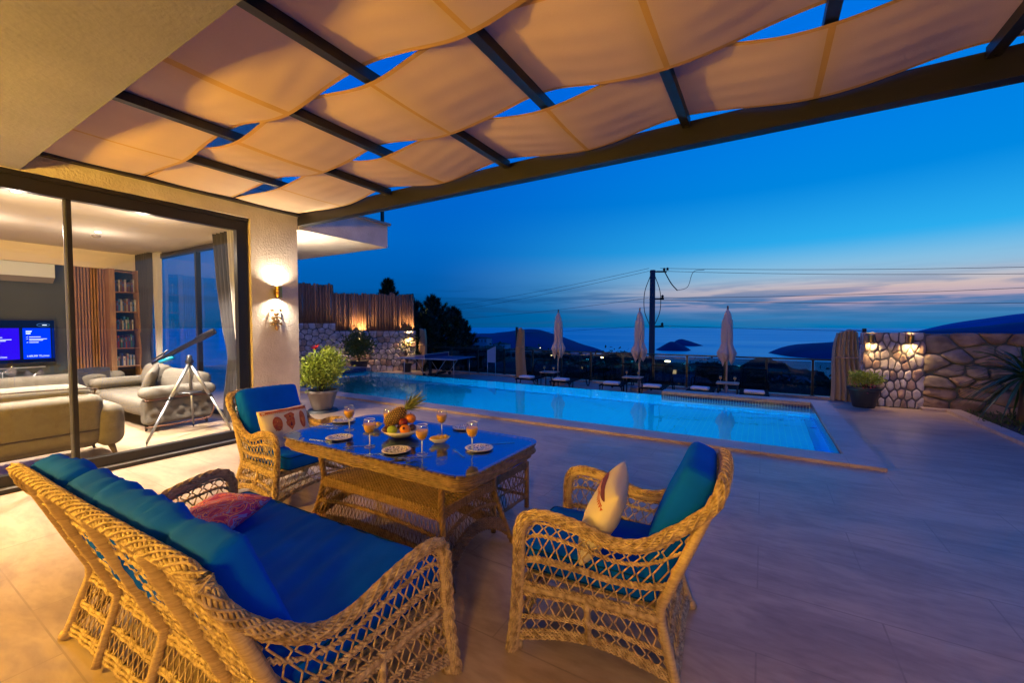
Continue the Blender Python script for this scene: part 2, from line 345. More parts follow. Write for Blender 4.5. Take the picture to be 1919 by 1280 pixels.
M['mosaic_pool'] = mosaic('pool_mosaic', (.03, .37, .74), (.027, .34, .71), (.09, .48, .70), .10, .005)

def point(name, loc, power, col, radius=.04, parent=None):
    l = bpy.data.lights.new(name, 'POINT'); l.energy = power; l.color = col; l.shadow_soft_size = radius
    o = bpy.data.objects.new(name, l); COL.objects.link(o); o.location = loc
    if parent is not None: o.parent = parent
    return o
def spot(name, loc, power, col, size, blend, rot, radius=.03, parent=None):
    l = bpy.data.lights.new(name, 'SPOT'); l.energy = power; l.color = col; l.shadow_soft_size = radius; l.spot_size = math.radians(size); l.spot_blend = blend
    o = bpy.data.objects.new(name, l); COL.objects.link(o); o.location = loc; o.rotation_euler = rot
    if parent is not None: o.parent = parent
    return o
WARM = (1, .62, .24); WARMW = (1, .80, .56)

# ------------------------------------------------------------------ ground, terrace, pool
WX = -6.37                                    # house wall plane
LOWZ = -.35                                   # deck beyond the infinity pool
b = MB(); b.box(-6.42, 1.24, -7, 6.2, -.3, 0); b.box(1.24, 6.5, -7, 11.25, -.3, 0); b.box(-16, -6.42, 3.9, 6.2, -.3, 0); b.box(-20, -13.55, 6.2, 11.5, -.3, -.002)
struct('terrace_floor', b, M['travertine'])
b = MB(); b.box(-13.3, 1.24, 6.2, 6.62, -.3, .04); b.box(.9, 1.24, 6.62, 11.22, -.3, .04)
struct('pool_coping', b, M['coping'])
b = MB(); b.box(-2.14, .9, 10.82, 11.22, -.03, .04)
tag(mk('pool_ledge_top', b, M['coping'], smooth=False), kind='structure')
# basin: floor, walls (pale mosaic), navy waterline bands
b = MB()
b.add([(-13.3, 6.62, -1.35), (.9, 6.62, -1.35), (.9, 11.0, -1.35), (-13.3, 11.0, -1.35)], [(0, 1, 2, 3)])
b.add([(-13.3, 6.62, -1.35), (.9, 6.62, -1.35), (.9, 6.62, -.28), (-13.3, 6.62, -.28)], [(0, 3, 2, 1)])
b.add([(-13.3, 10.99, -1.35), (.9, 10.99, -1.35), (.9, 10.99, -.10), (-13.3, 10.99, -.10)], [(0, 1, 2, 3)])
b.add([(.9, 6.62, -1.35), (.9, 11.0, -1.35), (.9, 11.0, -.6), (.9, 6.62, -.6)], [(0, 3, 2, 1)])
b.add([(-13.3, 6.62, -1.35), (-13.3, 11.0, -1.35), (-13.3, 11.0, -.3), (-13.3, 6.62, -.3)], [(0, 1, 2, 3)])
b.box(-13.3, -2.14, 11.0, 11.08, -1.3, -.095)
struct('pool_basin', b, M['mosaic_pool'])
b = MB(); b.box(.886, .899, 6.636, 10.83, -1.34, -.161); b.box(.78, .8855, 6.64, 10.83, -1.349, -1.335); struct('pool_dark_tiles', b, M['mosaic_deep'])
b = MB()
b.box(-2.14, .9, 10.84, 11.2, -.62, -.031); b.box(.885, .9, 6.62, 10.84, -.16, -.001); b.box(-13.3, .885, 6.62, 6.635, -.28, -.001)
b.box(-13.55, -13.3, 6.62, 11.08, -.6, .03)
struct('pool_tile_band', b, M['mosaic_navy'])
def water_mat():
    m = bpy.data.materials.new('pool_water'); m.use_nodes = True; nt = m.node_tree; N = nt.nodes; L = nt.links
    for n in list(N): N.remove(n)
    g = N.new('ShaderNodeBsdfGlass'); g.inputs['IOR'].default_value = 1.333; g.inputs['Roughness'].default_value = .012; g.inputs[0].default_value = (.55, .90, 1, 1)
    t = N.new('ShaderNodeTexCoord'); mp = N.new('ShaderNodeMapping'); mp.inputs['Scale'].default_value = (1, .6, 1); L.new(t.outputs['Object'], mp.inputs[0])
    n = N.new('ShaderNodeTexNoise'); n.inputs['Scale'].default_value = 2.2; n.inputs['Detail'].default_value = 3; L.new(mp.outputs[0], n.inputs[0])
    bp = N.new('ShaderNodeBump'); bp.inputs['Strength'].default_value = .09; bp.inputs['Distance'].default_value = .03; L.new(n.outputs[0], bp.inputs['Height']); L.new(bp.outputs[0], g.inputs['Normal'])
    o = N.new('ShaderNodeOutputMaterial'); L.new(g.outputs[0], o.inputs[0]); return m
b = MB(); b.add([(-13.3, 6.635, -.09), (.885, 6.635, -.09), (.885, 11.07, -.09), (-13.3, 11.07, -.09)], [(0, 1, 2, 3)])
struct('pool_water', b, water_mat())
for k, x in enumerate((-.9, -3.3, -5.8, -8.2)):
    t = thing('pool_lamp', 'round underwater lamp in the near pool wall, number %d from the right end' % (k+1) if 0 else
              ['round underwater lamp nearest the right end of the pool', 'round underwater lamp facing the second umbrella', 'round underwater lamp facing the left umbrella', 'leftmost round underwater lamp of the pool'][k],
              'pool lamp', (x, 6.66, -.75), group='lamps under the pool water')
    q = MB(); q.lathe([(0, 0), (.09, 0), (.11, -.02), (.11, -.03)], 20); o = mk('lamp_ring', q, M['steel'], t); o.rotation_euler = (-PI/2, 0, 0)
    q = MB(); q.lathe([(0, .012), (.04, .010), (.075, .002)], 20); o = mk('lamp_lens', q, emis('pool_lamp_light', (.35, .85, 1), 12), t); o.rotation_euler = (-PI/2, 0, 0)
    spot('pool_light', (0, .10, 0), P_POOL*(1, 1, .9, .35)[k], (.03, .74, .96), 165, .7, (PI/2+.05, 0, 0), .10, t)
# lower deck behind the infinity edge, garden strip, land below
b = MB(); b.box(-21, 1.24, 11.2, 14.35, LOWZ-.3, LOWZ); b.box(1.24, 3.0, 11.25, 14.35, LOWZ-.3, LOWZ)
struct('lower_deck', b, M['deck'])
b = MB(); b.poly([(3.05, 11.25), (3.28, 11.25), (3.30, 8.6), (3.35, 2), (3.15, 2), (3.1, 8.6)], 0.001, .055)
tag(mk('garden_kerb', b, M['coping'], smooth=False), 'low beige stone kerb between terrace and planted strip', 'kerb')
b = MB(); b.box(3.28, 9, 2, 11.3, -.1, .03); struct('garden_soil', b, M['soil'])

# ------------------------------------------------------------------ house
H = thing('house', 'rendered villa with sliding glass doors and an overhanging upper floor', 'house', (WX, 3.6, 0))
def hp(name, mb, mat_, smooth=False, parent=None, **k): return mk(name, mb, mat_, parent or H, world=True, smooth=smooth, **k) if parent is None else mk(name, mb, mat_, parent, smooth=smooth, **k)
b = MB(); b.box(WX-.42, WX, 3.28, 3.99, 0, 3.25); b.box(WX-.92, WX-.4201, 3.93, 3.99, 0, 3.2); hp('column', b, M['render'])
b = MB(); b.box(WX-.42, WX-.001, -8, 3.28, 3.21, 3.6); b.box(WX-.42, WX-.001, 3.28, 3.99, 3.251, 3.6); b.box(WX-.42, WX, -8, -3.4, 0, 3.209); hp('wall', b, M['render'])
b = MB(); b.box(-16, -1.2, -8, 1.10, 3.212, 3.75); hp('soffit', b, M['soffit']); b = MB(); b.box(-1.19, 3.6, -8, .08, 3.5, 3.8); hp('roof_slab', b, M['soffit'])  # second slab is unseen, added to keep sky light off the near floor
b = MB(); b.box(-13, WX-.42, 1.10, 3.99, 3.4, 3.8); b.box(-13, -6.8, 3.99, 4.02, 3.2, 7); b.box(-13, WX-.42, 3.0, 3.99, 3.81, 7); hp('upper_wall', b, M['render'])
bal = MB(); bal.box(-9.23, -6.36, 4.02, 5.85, 3.2, 3.63); o = hp('balcony', bal, M['render'])
q = MB(); q.box(-9.26, -6.31, 4.02, 5.90, 3.631, 3.675); hp('balcony_ledge', q, M['coping'])
q = MB()
for y in (4.4, 5.1, 5.76): q.box(-6.45, -6.40, y, y+.05, 3.676, 4.6)
q.box(-6.45, -6.40, 4.1, 5.85, 4.6, 4.65); hp('balcony_railing', q, M['black_metal'])
q = MB(); q.box(-6.43, -6.42, 4.15, 5.74, 3.72, 4.55); hp('balcony_glass', q, M['pane'])
# sliding doors in the front wall
q = MB(); q.box(WX-.14, WX-.05, -3.4, 3.26, 3.02, 3.205); q.box(WX-.14, WX-.05, 3.12, 3.26, 0, 3.02); q.box(WX-.14, WX-.04, -3.4, 3.2, .045, .165); q.box(WX-.22, WX+.02, -3.4, 3.27, .002, .045)
q.box(WX-.16, WX-.145, -3.4, 3.2, .05, .09); q.box(WX-.05, WX-.025, -3.4, 3.27, 3.16, 3.208)
hp('door_frame', q, M['dark_frame'])
for y in (1.432, -.58): q = MB(); q.box(WX-.115, WX-.075, y, y+.04, .165, 3.02); hp('door_mullion', q, M['dark_frame'])
q = MB(); q.box(WX-.135, WX-.116, 1.415, 1.435, .165, 3.02); hp('door_stile', q, M['alu'])
q = MB(); q.box(WX-.036, WX-.03, -3.4, 3.2, .046, .056); q.box(WX-.02, WX+.021, -3.4, 3.27, .0455, .052); hp('door_track', q, M['alu'])
for y0, y1 in ((-.54, 1.432), (1.472, 3.12)):
    q = MB(); q.add([(WX-.09, y0, .165), (WX-.09, y1, .165), (WX-.09, y1, 3.02), (WX-.09, y0, 3.02)], [(0, 1, 2, 3)]); hp('door_glass', q, M['pane'])
# window of the room towards the pool
YW = 3.88
q = MB(); q.box(-11.95, -6.8, YW-.04, YW+.04, 3.10, 3.199); q.box(-11.95, -6.8, YW-.04, YW+.04, 0, .09)
for x in (-11.95, -9.5, -6.86): q.box(x, x+.07, YW-.04, YW+.04, .09, 3.10)
hp('window_frame', q, M['dark_frame'])
for x0, x1 in ((-11.88, -9.5), (-9.43, -6.86)):
    q = MB(); q.add([(x0, YW, .09), (x1, YW, .09), (x1, YW, 3.1), (x0, YW, 3.1)], [(0, 1, 2, 3)]); hp('window_glass', q, M['pane'])
# room shell
q = MB(); q.box(-12.3, -12.1, -4, 4, 0, 3.3); hp('room_back_wall', q, M['grey_wall'])
q = MB(); q.box(-12.1, -11.98, -4, 3.84, 2.88, 3.24); hp('room_bulkhead', q, M['ceil'])
q = MB(); q.box(-12.3, WX-.42, -4, 3.99, 3.2395, 3.39); hp('room_ceiling', q, M['ceil'])
q = MB(); q.box(-12.3, WX-.14, -4.2, -4, 0, 3.3); hp('room_end_wall', q, M['ceil']); q = MB(); q.box(-12.3, -11.96, 3.84, 3.99, 0, 3.2); hp('room_end_wall', q, M['ceil'])
b = MB(); b.box(-12.3, WX-.22, -4, 3.95, -.1, .004); struct('room_floor', b, M['room_floor'])

# ------------------------------------------------------------------ pergola
PG = thing('pergola', 'black steel pergola with woven sand coloured canvas strips', 'pergola', (-2.4, 4.05, 0))
def pp(name, mb, mat_, smooth=False, parent=None):
    return mk(name, mb, mat_, PG, world=True, smooth=smooth)
q = MB(); q.box(-6.367, 3.2, 4.0, 4.12, 3.25, 3.36); q.box(-6.367, 3.2, 4.008, 4.12, 3.3605, 3.455); pp('beam', q, M['black_metal'])
q = MB(); q.box(WX+.001, WX+.075, 1.105, 4.0, 3.392, 3.50); pp('wall_beam', q, M['black_metal'])
RX = [-5.24, -4.30, -3.37, -2.455, -1.53, -.61, .305, 1.25, 2.18]
for x in RX:
    q = MB(); q.box(x-.034, x+.034, .2 if x > -1.1 else 1.105, 3.995, 3.40, 3.475)
    q.tube([(x, 3.97, 3.398), (x, 3.97, 3.392)], .008, 8)
    pp('rafter', q, M['black_metal'])
q = MB(); q.box(3.1, 3.2, 3.99, 4.13, 0, 3.25); pp('post', q, M['black_metal']); q = MB(); q.box(-1.2+.01, 3.2, .1, .2, 3.39, 3.49); pp('inner_beam', q, M['black_metal'])
def canopy(y0, y1, over_parity, x0, x1, seed):
    """strip lying over rafters of one parity and passing under the others"""
    xs = np.linspace(x0, x1, 240); base = np.zeros_like(xs)
    kx = [WX+.02]+RX; kz = []
    for i, x in enumerate(kx):
        if i == 0: kz.append(3.43)
        else: kz.append(3.492 if (i-1) % 2 == over_parity else 3.385)
    def P(u, v):
        x = x0+(x1-x0)*u; y = y0+(y1-y0)*v; z = np.interp(x, kx, kz)
        i = np.clip(np.searchsorted(kx, x)-1, 0, len(kx)-2); a = np.array(kx)[i]; c = np.array(kx)[np.minimum(i+1, len(kx)-1)]
        t = np.clip((x-a)/(c-a), 0, 1); s = t*t*(3-2*t); z = np.array(kz)[i]*(1-s)+np.array(kz)[np.minimum(i+1, len(kx)-1)]*s
        z = z-.012*np.sin(PI*t)*(.6+.4*np.cos(2*PI*(v-.5)))-.010*np.sin(PI*v)
        z = z+.0022*np.sin(y*31+seed+3*np.sin(x*2.1))*np.sin(PI*t)+.0018*np.sin(x*9+seed)*np.sin(PI*t)
        e = np.abs(v-.5)*2; y = y+np.sign(v-.5)*(e**2)*(.006*np.sin(x*6.8+seed))
        return np.stack([x, y, z], -1)
    q = MB(); q.grid(P, 240, 26)
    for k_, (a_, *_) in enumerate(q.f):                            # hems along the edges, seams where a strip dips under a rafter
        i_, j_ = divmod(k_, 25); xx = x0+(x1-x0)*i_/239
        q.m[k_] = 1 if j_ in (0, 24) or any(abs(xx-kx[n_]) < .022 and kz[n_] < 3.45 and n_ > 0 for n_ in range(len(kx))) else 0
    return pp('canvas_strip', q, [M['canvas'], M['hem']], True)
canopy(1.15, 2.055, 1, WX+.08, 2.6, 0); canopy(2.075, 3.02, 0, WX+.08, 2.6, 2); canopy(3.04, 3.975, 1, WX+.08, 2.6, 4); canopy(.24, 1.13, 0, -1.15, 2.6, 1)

# ------------------------------------------------------------------ lamps
def updown_lamp(loc, rz, label, power, group, radius=.045, h=.15, col=WARM):
    t = thing('wall_lamp', label, 'wall lamp', loc, rz, group)   # local +y points away from the wall
    q = MB(); q.lathe([(radius-.006, -h/2+.01), (radius, -h/2), (radius, h/2), (radius-.006, h/2-.01)], 28, (0, radius+.03, 0)); q.box(-.03, .03, 0, .035, -.04, .04)
    mk('lamp_body', q, M['brass'], t, auto=40)
    for s in (1, -1):
        q = MB(); q.lathe([(0, s*(h/2-.02)), (radius-.007, s*(h/2-.02))], 24, (0, radius+.03, 0)); mk('lamp_bulb', q, M['lamp_on'], t)
        spot('lamp_light', (0, radius+.03, s*(h/2-.012)), power, col, 150, .8, (PI if s > 0 else 0, 0, 0), .02, t)
    return t
updown_lamp((WX, 3.63, 2.17), -PI/2, 'cylindrical brass lamp on the rendered column beside the glass doors', P_COLUMN, None, .05, .17, WARMW)
updown_lamp((-6.95, 4.02, 2.17), 0, 'cylindrical brass lamp on the house side wall under the balcony, round the corner', P_COLUMN*3, None, .05, .17, WARMW)
updown_lamp((WX, -3.9, 2.17), -PI/2, 'cylindrical brass lamp on the house wall outside the picture', P_COLUMN*1.6, None, .05, .17)
for k, (x, y, pw) in enumerate([(-5.0, -1.8, 1.0), (.3, -1.8, .27)]):  # unseen lamps added for the warm light on floor, seats and canopy
    t = thing('standing_lamp', ['standing globe lamp on the terrace by the house wall, behind the viewer', 'standing globe lamp at the open side of the terrace, behind the viewer'][k], 'standing lamp', (x, y, 0))
    q = MB(); q.tube([(0, 0, 0), (0, 0, 1.86)], .014, 10); q.lathe([(0, 0), (.16, 0), (.16, .02), (.02, .04), (0, .04)], 24); mk('stand', q, M['black_metal'], t)
    q = MB(); q.ball((0, 0, 1.98), .15, 20, 12); mk('globe', q, M['lamp_on'], t)
    point('globe_light', (0, 0, 1.98), P_FLOOD*pw, (1, .53, .045), .19, t)
for k, (x, y) in enumerate([(-7.55, 1.27), (-7.5, 2.42), (-9.6, 1.25), (-9.6, 2.5), (-8, -.8), (-10.5, -1)]):
    t = thing('ceiling_lamp', ['bright recessed spot in the room ceiling left of the door mullion', 'bright recessed spot in the room ceiling right of the door mullion', 'recessed spot deeper in the room before the television', 'recessed spot deeper in the room before the bookshelf',
              'recessed spot at the hidden end of the room near the doors', 'recessed spot at the hidden end of the room near the back wall'][k], 'ceiling lamp', (x, y, 3.239), group='recessed ceiling spots')
    q = MB(); q.lathe([(.04, -.001), (.055, -.003), (.055, -.006), (.038, -.008)], 20); mk('lamp_ring', q, M['alu'], t)
    q = MB(); q.lathe([(0, -.005), (.04, -.005)], 20); mk('lamp_lens', q, M['lamp_cool'], t)
    spot('spot_light', (0, 0, -.02), P_ROOM, (1, .84, .68), 104, .5, (0, 0, 0), .05, t); point('bulb_glow', (0, 0, -.40), P_ROOM*.010, (1, .80, .62), .06, t)  # bare point light added below each spot to brighten the ceiling

# ------------------------------------------------------------------ sea, hills, islands
SEA = -150.
def sea_mat():
    m = mat('sea_water', (.05, .66, .60), .22, .6, bump=0, spec=.3)
    nt = m.node_tree; N = nt.nodes; L = nt.links; b_ = N['Principled BSDF']; b_.inputs['IOR'].default_value = 1.33
    tc = N.new('ShaderNodeTexCoord'); mp = N.new('ShaderNodeMapping'); mp.inputs['Rotation'].default_value = (0, 0, -YAW); mp.inputs['Scale'].default_value = (.00035, .0014, 1); L.new(tc.outputs['Object'], mp.inputs[0])
    n = N.new('ShaderNodeTexNoise'); n.inputs['Scale'].default_value = 1; n.inputs['Detail'].default_value = 6; n.inputs['Distortion'].default_value = .6; L.new(mp.outputs[0], n.inputs[0])
    mr = N.new('ShaderNodeMapRange'); L.new(n.outputs[0], mr.inputs[0]); mr.inputs[1].default_value = .35; mr.inputs[2].default_value = .65; mr.inputs[3].default_value = .34; mr.inputs[4].default_value = .52
    L.new(mr.outputs[0], b_.inputs['Roughness'])
    n2 = N.new('ShaderNodeTexNoise'); n2.inputs['Scale'].default_value = .02; n2.inputs['Detail'].default_value = 3; L.new(tc.outputs['Object'], n2.inputs[0])
    bp = N.new('ShaderNodeBump'); bp.inputs['Strength'].default_value = .25; bp.inputs['Distance'].default_value = 4; L.new(n2.outputs[0], bp.inputs['Height']); L.new(bp.outputs[0], b_.inputs['Normal'])
    return m
b = MB(); b.add([(-45000, 200, SEA), (45000, 200, SEA), (45000, 50000, SEA), (-45000, 50000, SEA)], [(0, 1, 2, 3)])
b.add([(-45000, -8000, SEA), (-200, -8000, SEA), (-200, 199, SEA), (-45000, 199, SEA)], [(0, 1, 2, 3)])
struct('sea', b, sea_mat())
def ridge(name, prof, D, depth, base, mat_, rough=0, label=None, seed=0, n=140, nr=18, rs=1.0):
    """real hill at distance D: crest line heights taken from (x, y) silhouette pairs"""
    xs = np.array([p[0] for p in prof], float); ys = np.array([p[1] for p in prof], float)
    px = np.linspace(xs[0], xs[-1], n); py = np.interp(px, xs, ys)
    k = np.ones(5)/5; py[2:-2] = np.convolve(py, k, 'valid')
    v = []
    for i in range(n):
        d = ray(px[i], py[i]); h = math.hypot(d[0], d[1]); ux, uy = d[0]/h, d[1]/h
        for j in range(nr):
            top = CAMH+D*d[2]/h; t = -1+2*j/(nr-1); r = D+depth*min(1, max(.03, (top-base)/(.16*depth)))*t; f = (1-t*t)**.8 if abs(t) < 1 else 0
            z = base+(top-base)*f
            if rough:
                z += rough*noise.fractal(Vector((ux*r*rs, uy*r*rs, seed)), .8, 2.1, 5)*min(1, f*3)
            v.append((ux*r, uy*r, z))
    f = [(i*nr+j, (i+1)*nr+j, (i+1)*nr+j+1, i*nr+j+1) for i in range(n-1) for j in range(nr-1)]
    q = MB(); q.add(v, f); return struct(name, q, mat_, True)
M['far_hill'] = mat('distant_blue_hill', (.02, .07, .28), .95, c2=(.014, .05, .21), scale=.002)  # blue air haze is put into the hill colour
M['mid_hill'] = mat('island_scrub', (.022, .035, .12), .95, c2=(.014, .024, .08), scale=.004)  # scrub colour with some blue distance haze mixed in
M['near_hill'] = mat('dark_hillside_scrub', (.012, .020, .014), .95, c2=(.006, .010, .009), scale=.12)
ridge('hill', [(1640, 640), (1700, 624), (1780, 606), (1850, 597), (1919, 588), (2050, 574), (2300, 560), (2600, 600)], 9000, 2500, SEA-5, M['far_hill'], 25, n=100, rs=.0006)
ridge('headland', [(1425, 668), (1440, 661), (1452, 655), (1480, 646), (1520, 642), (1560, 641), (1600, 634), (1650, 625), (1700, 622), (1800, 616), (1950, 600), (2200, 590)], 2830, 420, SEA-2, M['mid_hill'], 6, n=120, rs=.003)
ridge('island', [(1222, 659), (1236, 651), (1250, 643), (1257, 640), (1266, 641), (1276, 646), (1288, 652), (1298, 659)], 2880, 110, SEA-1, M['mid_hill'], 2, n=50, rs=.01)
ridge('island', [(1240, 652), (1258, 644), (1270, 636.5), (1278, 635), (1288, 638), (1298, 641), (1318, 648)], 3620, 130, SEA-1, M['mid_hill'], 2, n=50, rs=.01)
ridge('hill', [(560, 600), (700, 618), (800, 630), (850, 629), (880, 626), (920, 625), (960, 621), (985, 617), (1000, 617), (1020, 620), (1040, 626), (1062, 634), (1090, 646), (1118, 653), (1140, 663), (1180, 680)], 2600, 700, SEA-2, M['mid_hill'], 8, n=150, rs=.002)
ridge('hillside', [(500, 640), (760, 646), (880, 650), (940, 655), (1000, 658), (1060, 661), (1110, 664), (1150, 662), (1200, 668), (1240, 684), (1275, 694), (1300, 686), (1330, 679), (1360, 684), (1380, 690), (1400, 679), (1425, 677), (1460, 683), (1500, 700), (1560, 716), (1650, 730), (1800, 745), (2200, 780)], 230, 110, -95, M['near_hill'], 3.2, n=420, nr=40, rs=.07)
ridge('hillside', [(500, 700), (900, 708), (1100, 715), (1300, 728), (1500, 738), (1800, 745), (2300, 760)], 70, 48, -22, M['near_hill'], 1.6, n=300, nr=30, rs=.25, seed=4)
b = MB(); b.add([(-900, 13, -9), (900, 13, -9), (900, 200, -150.5), (-900, 200, -150.5)], [(0, 1, 2, 3)]); b.add([(-900, -300, -9.2), (-21, -300, -9.2), (-21, 13, -9.1), (-900, 13, -9.1)], [(0, 1, 2, 3)]); b.add([(-21, -300, -9.2), (900, -300, -9.2), (900, 13, -9.1), (-21, 13, -9.1)], [(0, 1, 2, 3)])
struct('ground', b, M['near_hill'])

# ------------------------------------------------------------------ village below
def village_house(px, py, D, w, d, h, lit, label, wallc, rz=0, roofc=(.10, .035, .025)):
    p = ray(px, py); k = D/math.hypot(p[0], p[1]); x, y = p[0]*k, p[1]*k; z = CAMH+p[2]*k-h
    t = thing('village_house', label, 'house', (x, y, z), rz)
    q = MB(); q.box(-w/2, w/2, -d/2, d/2, -4, h); mk('wall', q, mat('house_plaster', wallc, .9, c2=tuple(c*.8 for c in wallc), scale=.6), t, smooth=False)
    q = MB(); e = .3; q.add([(-w/2-e, -d/2-e, h), (w/2+e, -d/2-e, h), (w/2+e, d/2+e, h), (-w/2-e, d/2+e, h), (-w/4, 0, h+.16*d), (w/4, 0, h+.16*d)],
                            [(0, 1, 5, 4), (1, 2, 5), (2, 3, 4, 5), (3, 0, 4), (0, 3, 2, 1)]); mk('roof', q, mat('roof_tiles', roofc, .9), t, smooth=False)
    for i in range(max(1, int(w//3))):
        x0 = -w/2+(i+.5)*w/max(1, int(w//3))
        q = MB(); q.box(x0-.5, x0+.5, -d/2-.02, -d/2+.02, h*.35, h*.75); mk('window', q, emis('lit_window', (1, .7, .35), 1.5) if lit and i % 2 == 0 else M['black'], t, smooth=False)
    return t
village_house(985, 655, 150, 9, 7, 4, 0, 'small white house on the hill beside the middle curtain', (.35, .36, .40))
village_house(1000, 690, 42, 9, 6, 2.6, 0, 'long low brown house below the fence left of the first umbrella', (.10, .045, .04), .5)
village_house(940, 645, 330, 12, 8, 5, 0, 'pale flat house high on the left hillside', (.30, .32, .40))
village_house(905, 634, 380, 14, 8, 5, 0, 'pale house beside the conifers on the skyline', (.26, .28, .36))
village_house(1085, 665, 170, 11, 7, 3, 0, 'pale roofed house right of the left umbrella', (.28, .30, .36), .2, (.22, .26, .32))
village_house(1275, 686, 110, 7, 5, 3, 1, 'small tan house with a lit window right of the power pole', (.28, .20, .13), .3)
village_house(1485, 712, 90, 6, 5, 2.4, 0, 'small grey house below the right fence panes', (.16, .18, .22), -.3, (.14, .16, .2))
village_house(1265, 712, 60, 8, 5, 2.6, 0, 'grey blue house seen through the fence between pole and right umbrella', (.10, .13, .17), .2, (.07, .09, .12))
def lamp_post(px, py, D, label, s, col=(1, .75, .35), es=60):
    p = ray(px, py); k = D/math.hypot(p[0], p[1]); t = thing('street_lamp', label, 'street lamp', (p[0]*k, p[1]*k, CAMH+p[2]*k-4.5), 0, 'street lamps in the village')
    q = MB(); q.tube([(0, 0, -3), (0, 0, 4.5), (s*.8, 0, 4.7)], [.08, .05, .04], 6); mk('pole', q, M['black_metal'], t)
    q = MB(); q.ball((s*.8, 0, 4.6), (s*1.5, s*.7, s*.35), 10, 6); mk('lamp_head', q, emis('street_lamp_light', col, es), t)
lamp_post(1030, 666, 90, 'lit street lamp just left of the left umbrella pole', .35)
lamp_post(1127, 671, 80, 'lit street lamp between left and middle umbrella', .22)
lamp_post(1248, 678, 85, 'lit street lamp just right of the power pole', .35)
lamp_post(1064, 689, 60, 'blue lit lamp right of the left umbrella pole', .28, (.05, .05, 1), 30)

for k, (px, py, D, nm) in enumerate(((895, 652, 300, 'tiny lit lamp on the left hillside below the pale house'), (926, 660, 260, 'tiny lit lamp left of the narrow tan curtain'), (1012, 652, 300, 'tiny lit lamp high between curtain and left umbrella'), (1095, 668, 240, 'tiny lit lamp beside the pale roofed house'), (1168, 684, 110, 'tiny lit lamp left of the middle umbrella pole'), (1402, 704, 100, 'tiny lit lamp below the right end of the sea view'), (1500, 722, 80, 'tiny lit lamp under the right fence panes'), (1090, 690, 90, 'tiny lit lamp low between the left and middle umbrella'))):
    lamp_post(px, py, D, nm, .10 if D < 150 else .2, (1, .72, .4), 30)

# ------------------------------------------------------------------ power pole with wires
pc = ray(1221, 690); k = 24/math.hypot(pc[0], pc[1]); PX, PY = pc[0]*k, pc[1]*k
ZT = CAMH+24*(612-517)/FPX*math.hypot(1, 0)*1.05
t = thing('power_pole', 'tall dark power pole with wires rising behind the pool fence', 'power pole', (PX, PY, -9))
q = MB(); q.tube([(0, 0, 0), (0, 0, ZT+9)], [.21, .14], 14); mk('pole', q, mat('pole_concrete', (.035, .04, .05), .8), t)
rt = _R; att = []
for dz, w in ((-.08, .75), (-1.55, .62), (-3.05, .62)):
    q = MB(); c = np.array([0, 0, ZT+9+dz]); q.tube([c-rt*.15, c+rt*w], .045, 6); mk('cross_arm', q, M['black_metal'], t)
for dx, dz in ((.62, -.04), (.8, -.02), (.55, -1.5), (.55, -3.0)):
    q = MB(); c = rt*dx+np.array([0, 0, ZT+9+dz]); q.lathe([(0, 0), (.07, .02), (.05, .06), (.08, .1), (.05, .14), (0, .18)], 10, c); mk('insulator', q, M['black_metal'], t)
def wire(a, c, sag, label, r=.011):
    a = np.array(a); c = np.array(c); s = np.linspace(0, 1, 24)[:, None]; p = a*(1-s)+c*s; p[:, 2] -= sag*4*(s*(1-s))[:, 0]
    q = MB(); q.tube(p, r, 5); o = mk('power_line', q, M['black']); tag(o, label, 'power line', 'power lines along the pole')
P0 = np.array([PX, PY, ZT])
def far(px, py, D): d = ray(px, py); return np.array([0, 0, CAMH])+d*D/math.hypot(d[0], d[1])
for (dz, px, py, nm) in ((.1, 2050, 497, 'topmost wire running right from the pole over the sea'), (-.05, 2050, 511, 'second wire from the top running right from the pole'),
                         (-1.5, 2050, 533, 'third wire from the top running right from the pole'), (-1.6, 2050, 566, 'fourth wire sloping gently right from the pole'), (-3.0, 2050, 622, 'lowest wire sloping down right from the pole')):
    wire(P0+[0, 0, dz]+rt*.4, far(px, py, 30), .12, nm)
for (dz, px, py, nm) in ((.1, 760, 582, 'topmost wire running left from the pole towards the conifers'), (-.05, 760, 592, 'second wire running left from the pole'), (-1.5, 760, 600, 'third wire running left from the pole'), (-3.0, 760, 622, 'lowest wire running left from the pole')):
    wire(P0+[0, 0, dz]-rt*.2, far(px, py, 50), .35, nm, .009)
for s_ in (-1, 1):
    q = MB(); q.tube(cr([P0+rt*(.12*s_)+[0, 0, -.3], P0+rt*(.42*s_)+[0, 0, -1.2], P0+rt*(.42*s_)+[0, 0, -2.2], P0+rt*(.12*s_)+[0, 0, -3]], .1), .02, 5); o = mk('loop_cable', q, M['black'], t, world=True)
q = MB(); q.tube(cr([P0+rt*.6, P0+rt*1.0+[0, 0, -.7], P0+rt*1.35+[0, 0, -1.1]], .1), .03, 5)
q.tube(cr([P0+rt*1.35+[0, 0, -1.1], P0+rt*1.9+[0, 0, -.9], P0+rt*2.2+[0, 0, -.1], P0+rt*2.8+[0, 0, .02]], .1), .014, 5); mk('jumper_cable', q, M['black'], t, world=True)

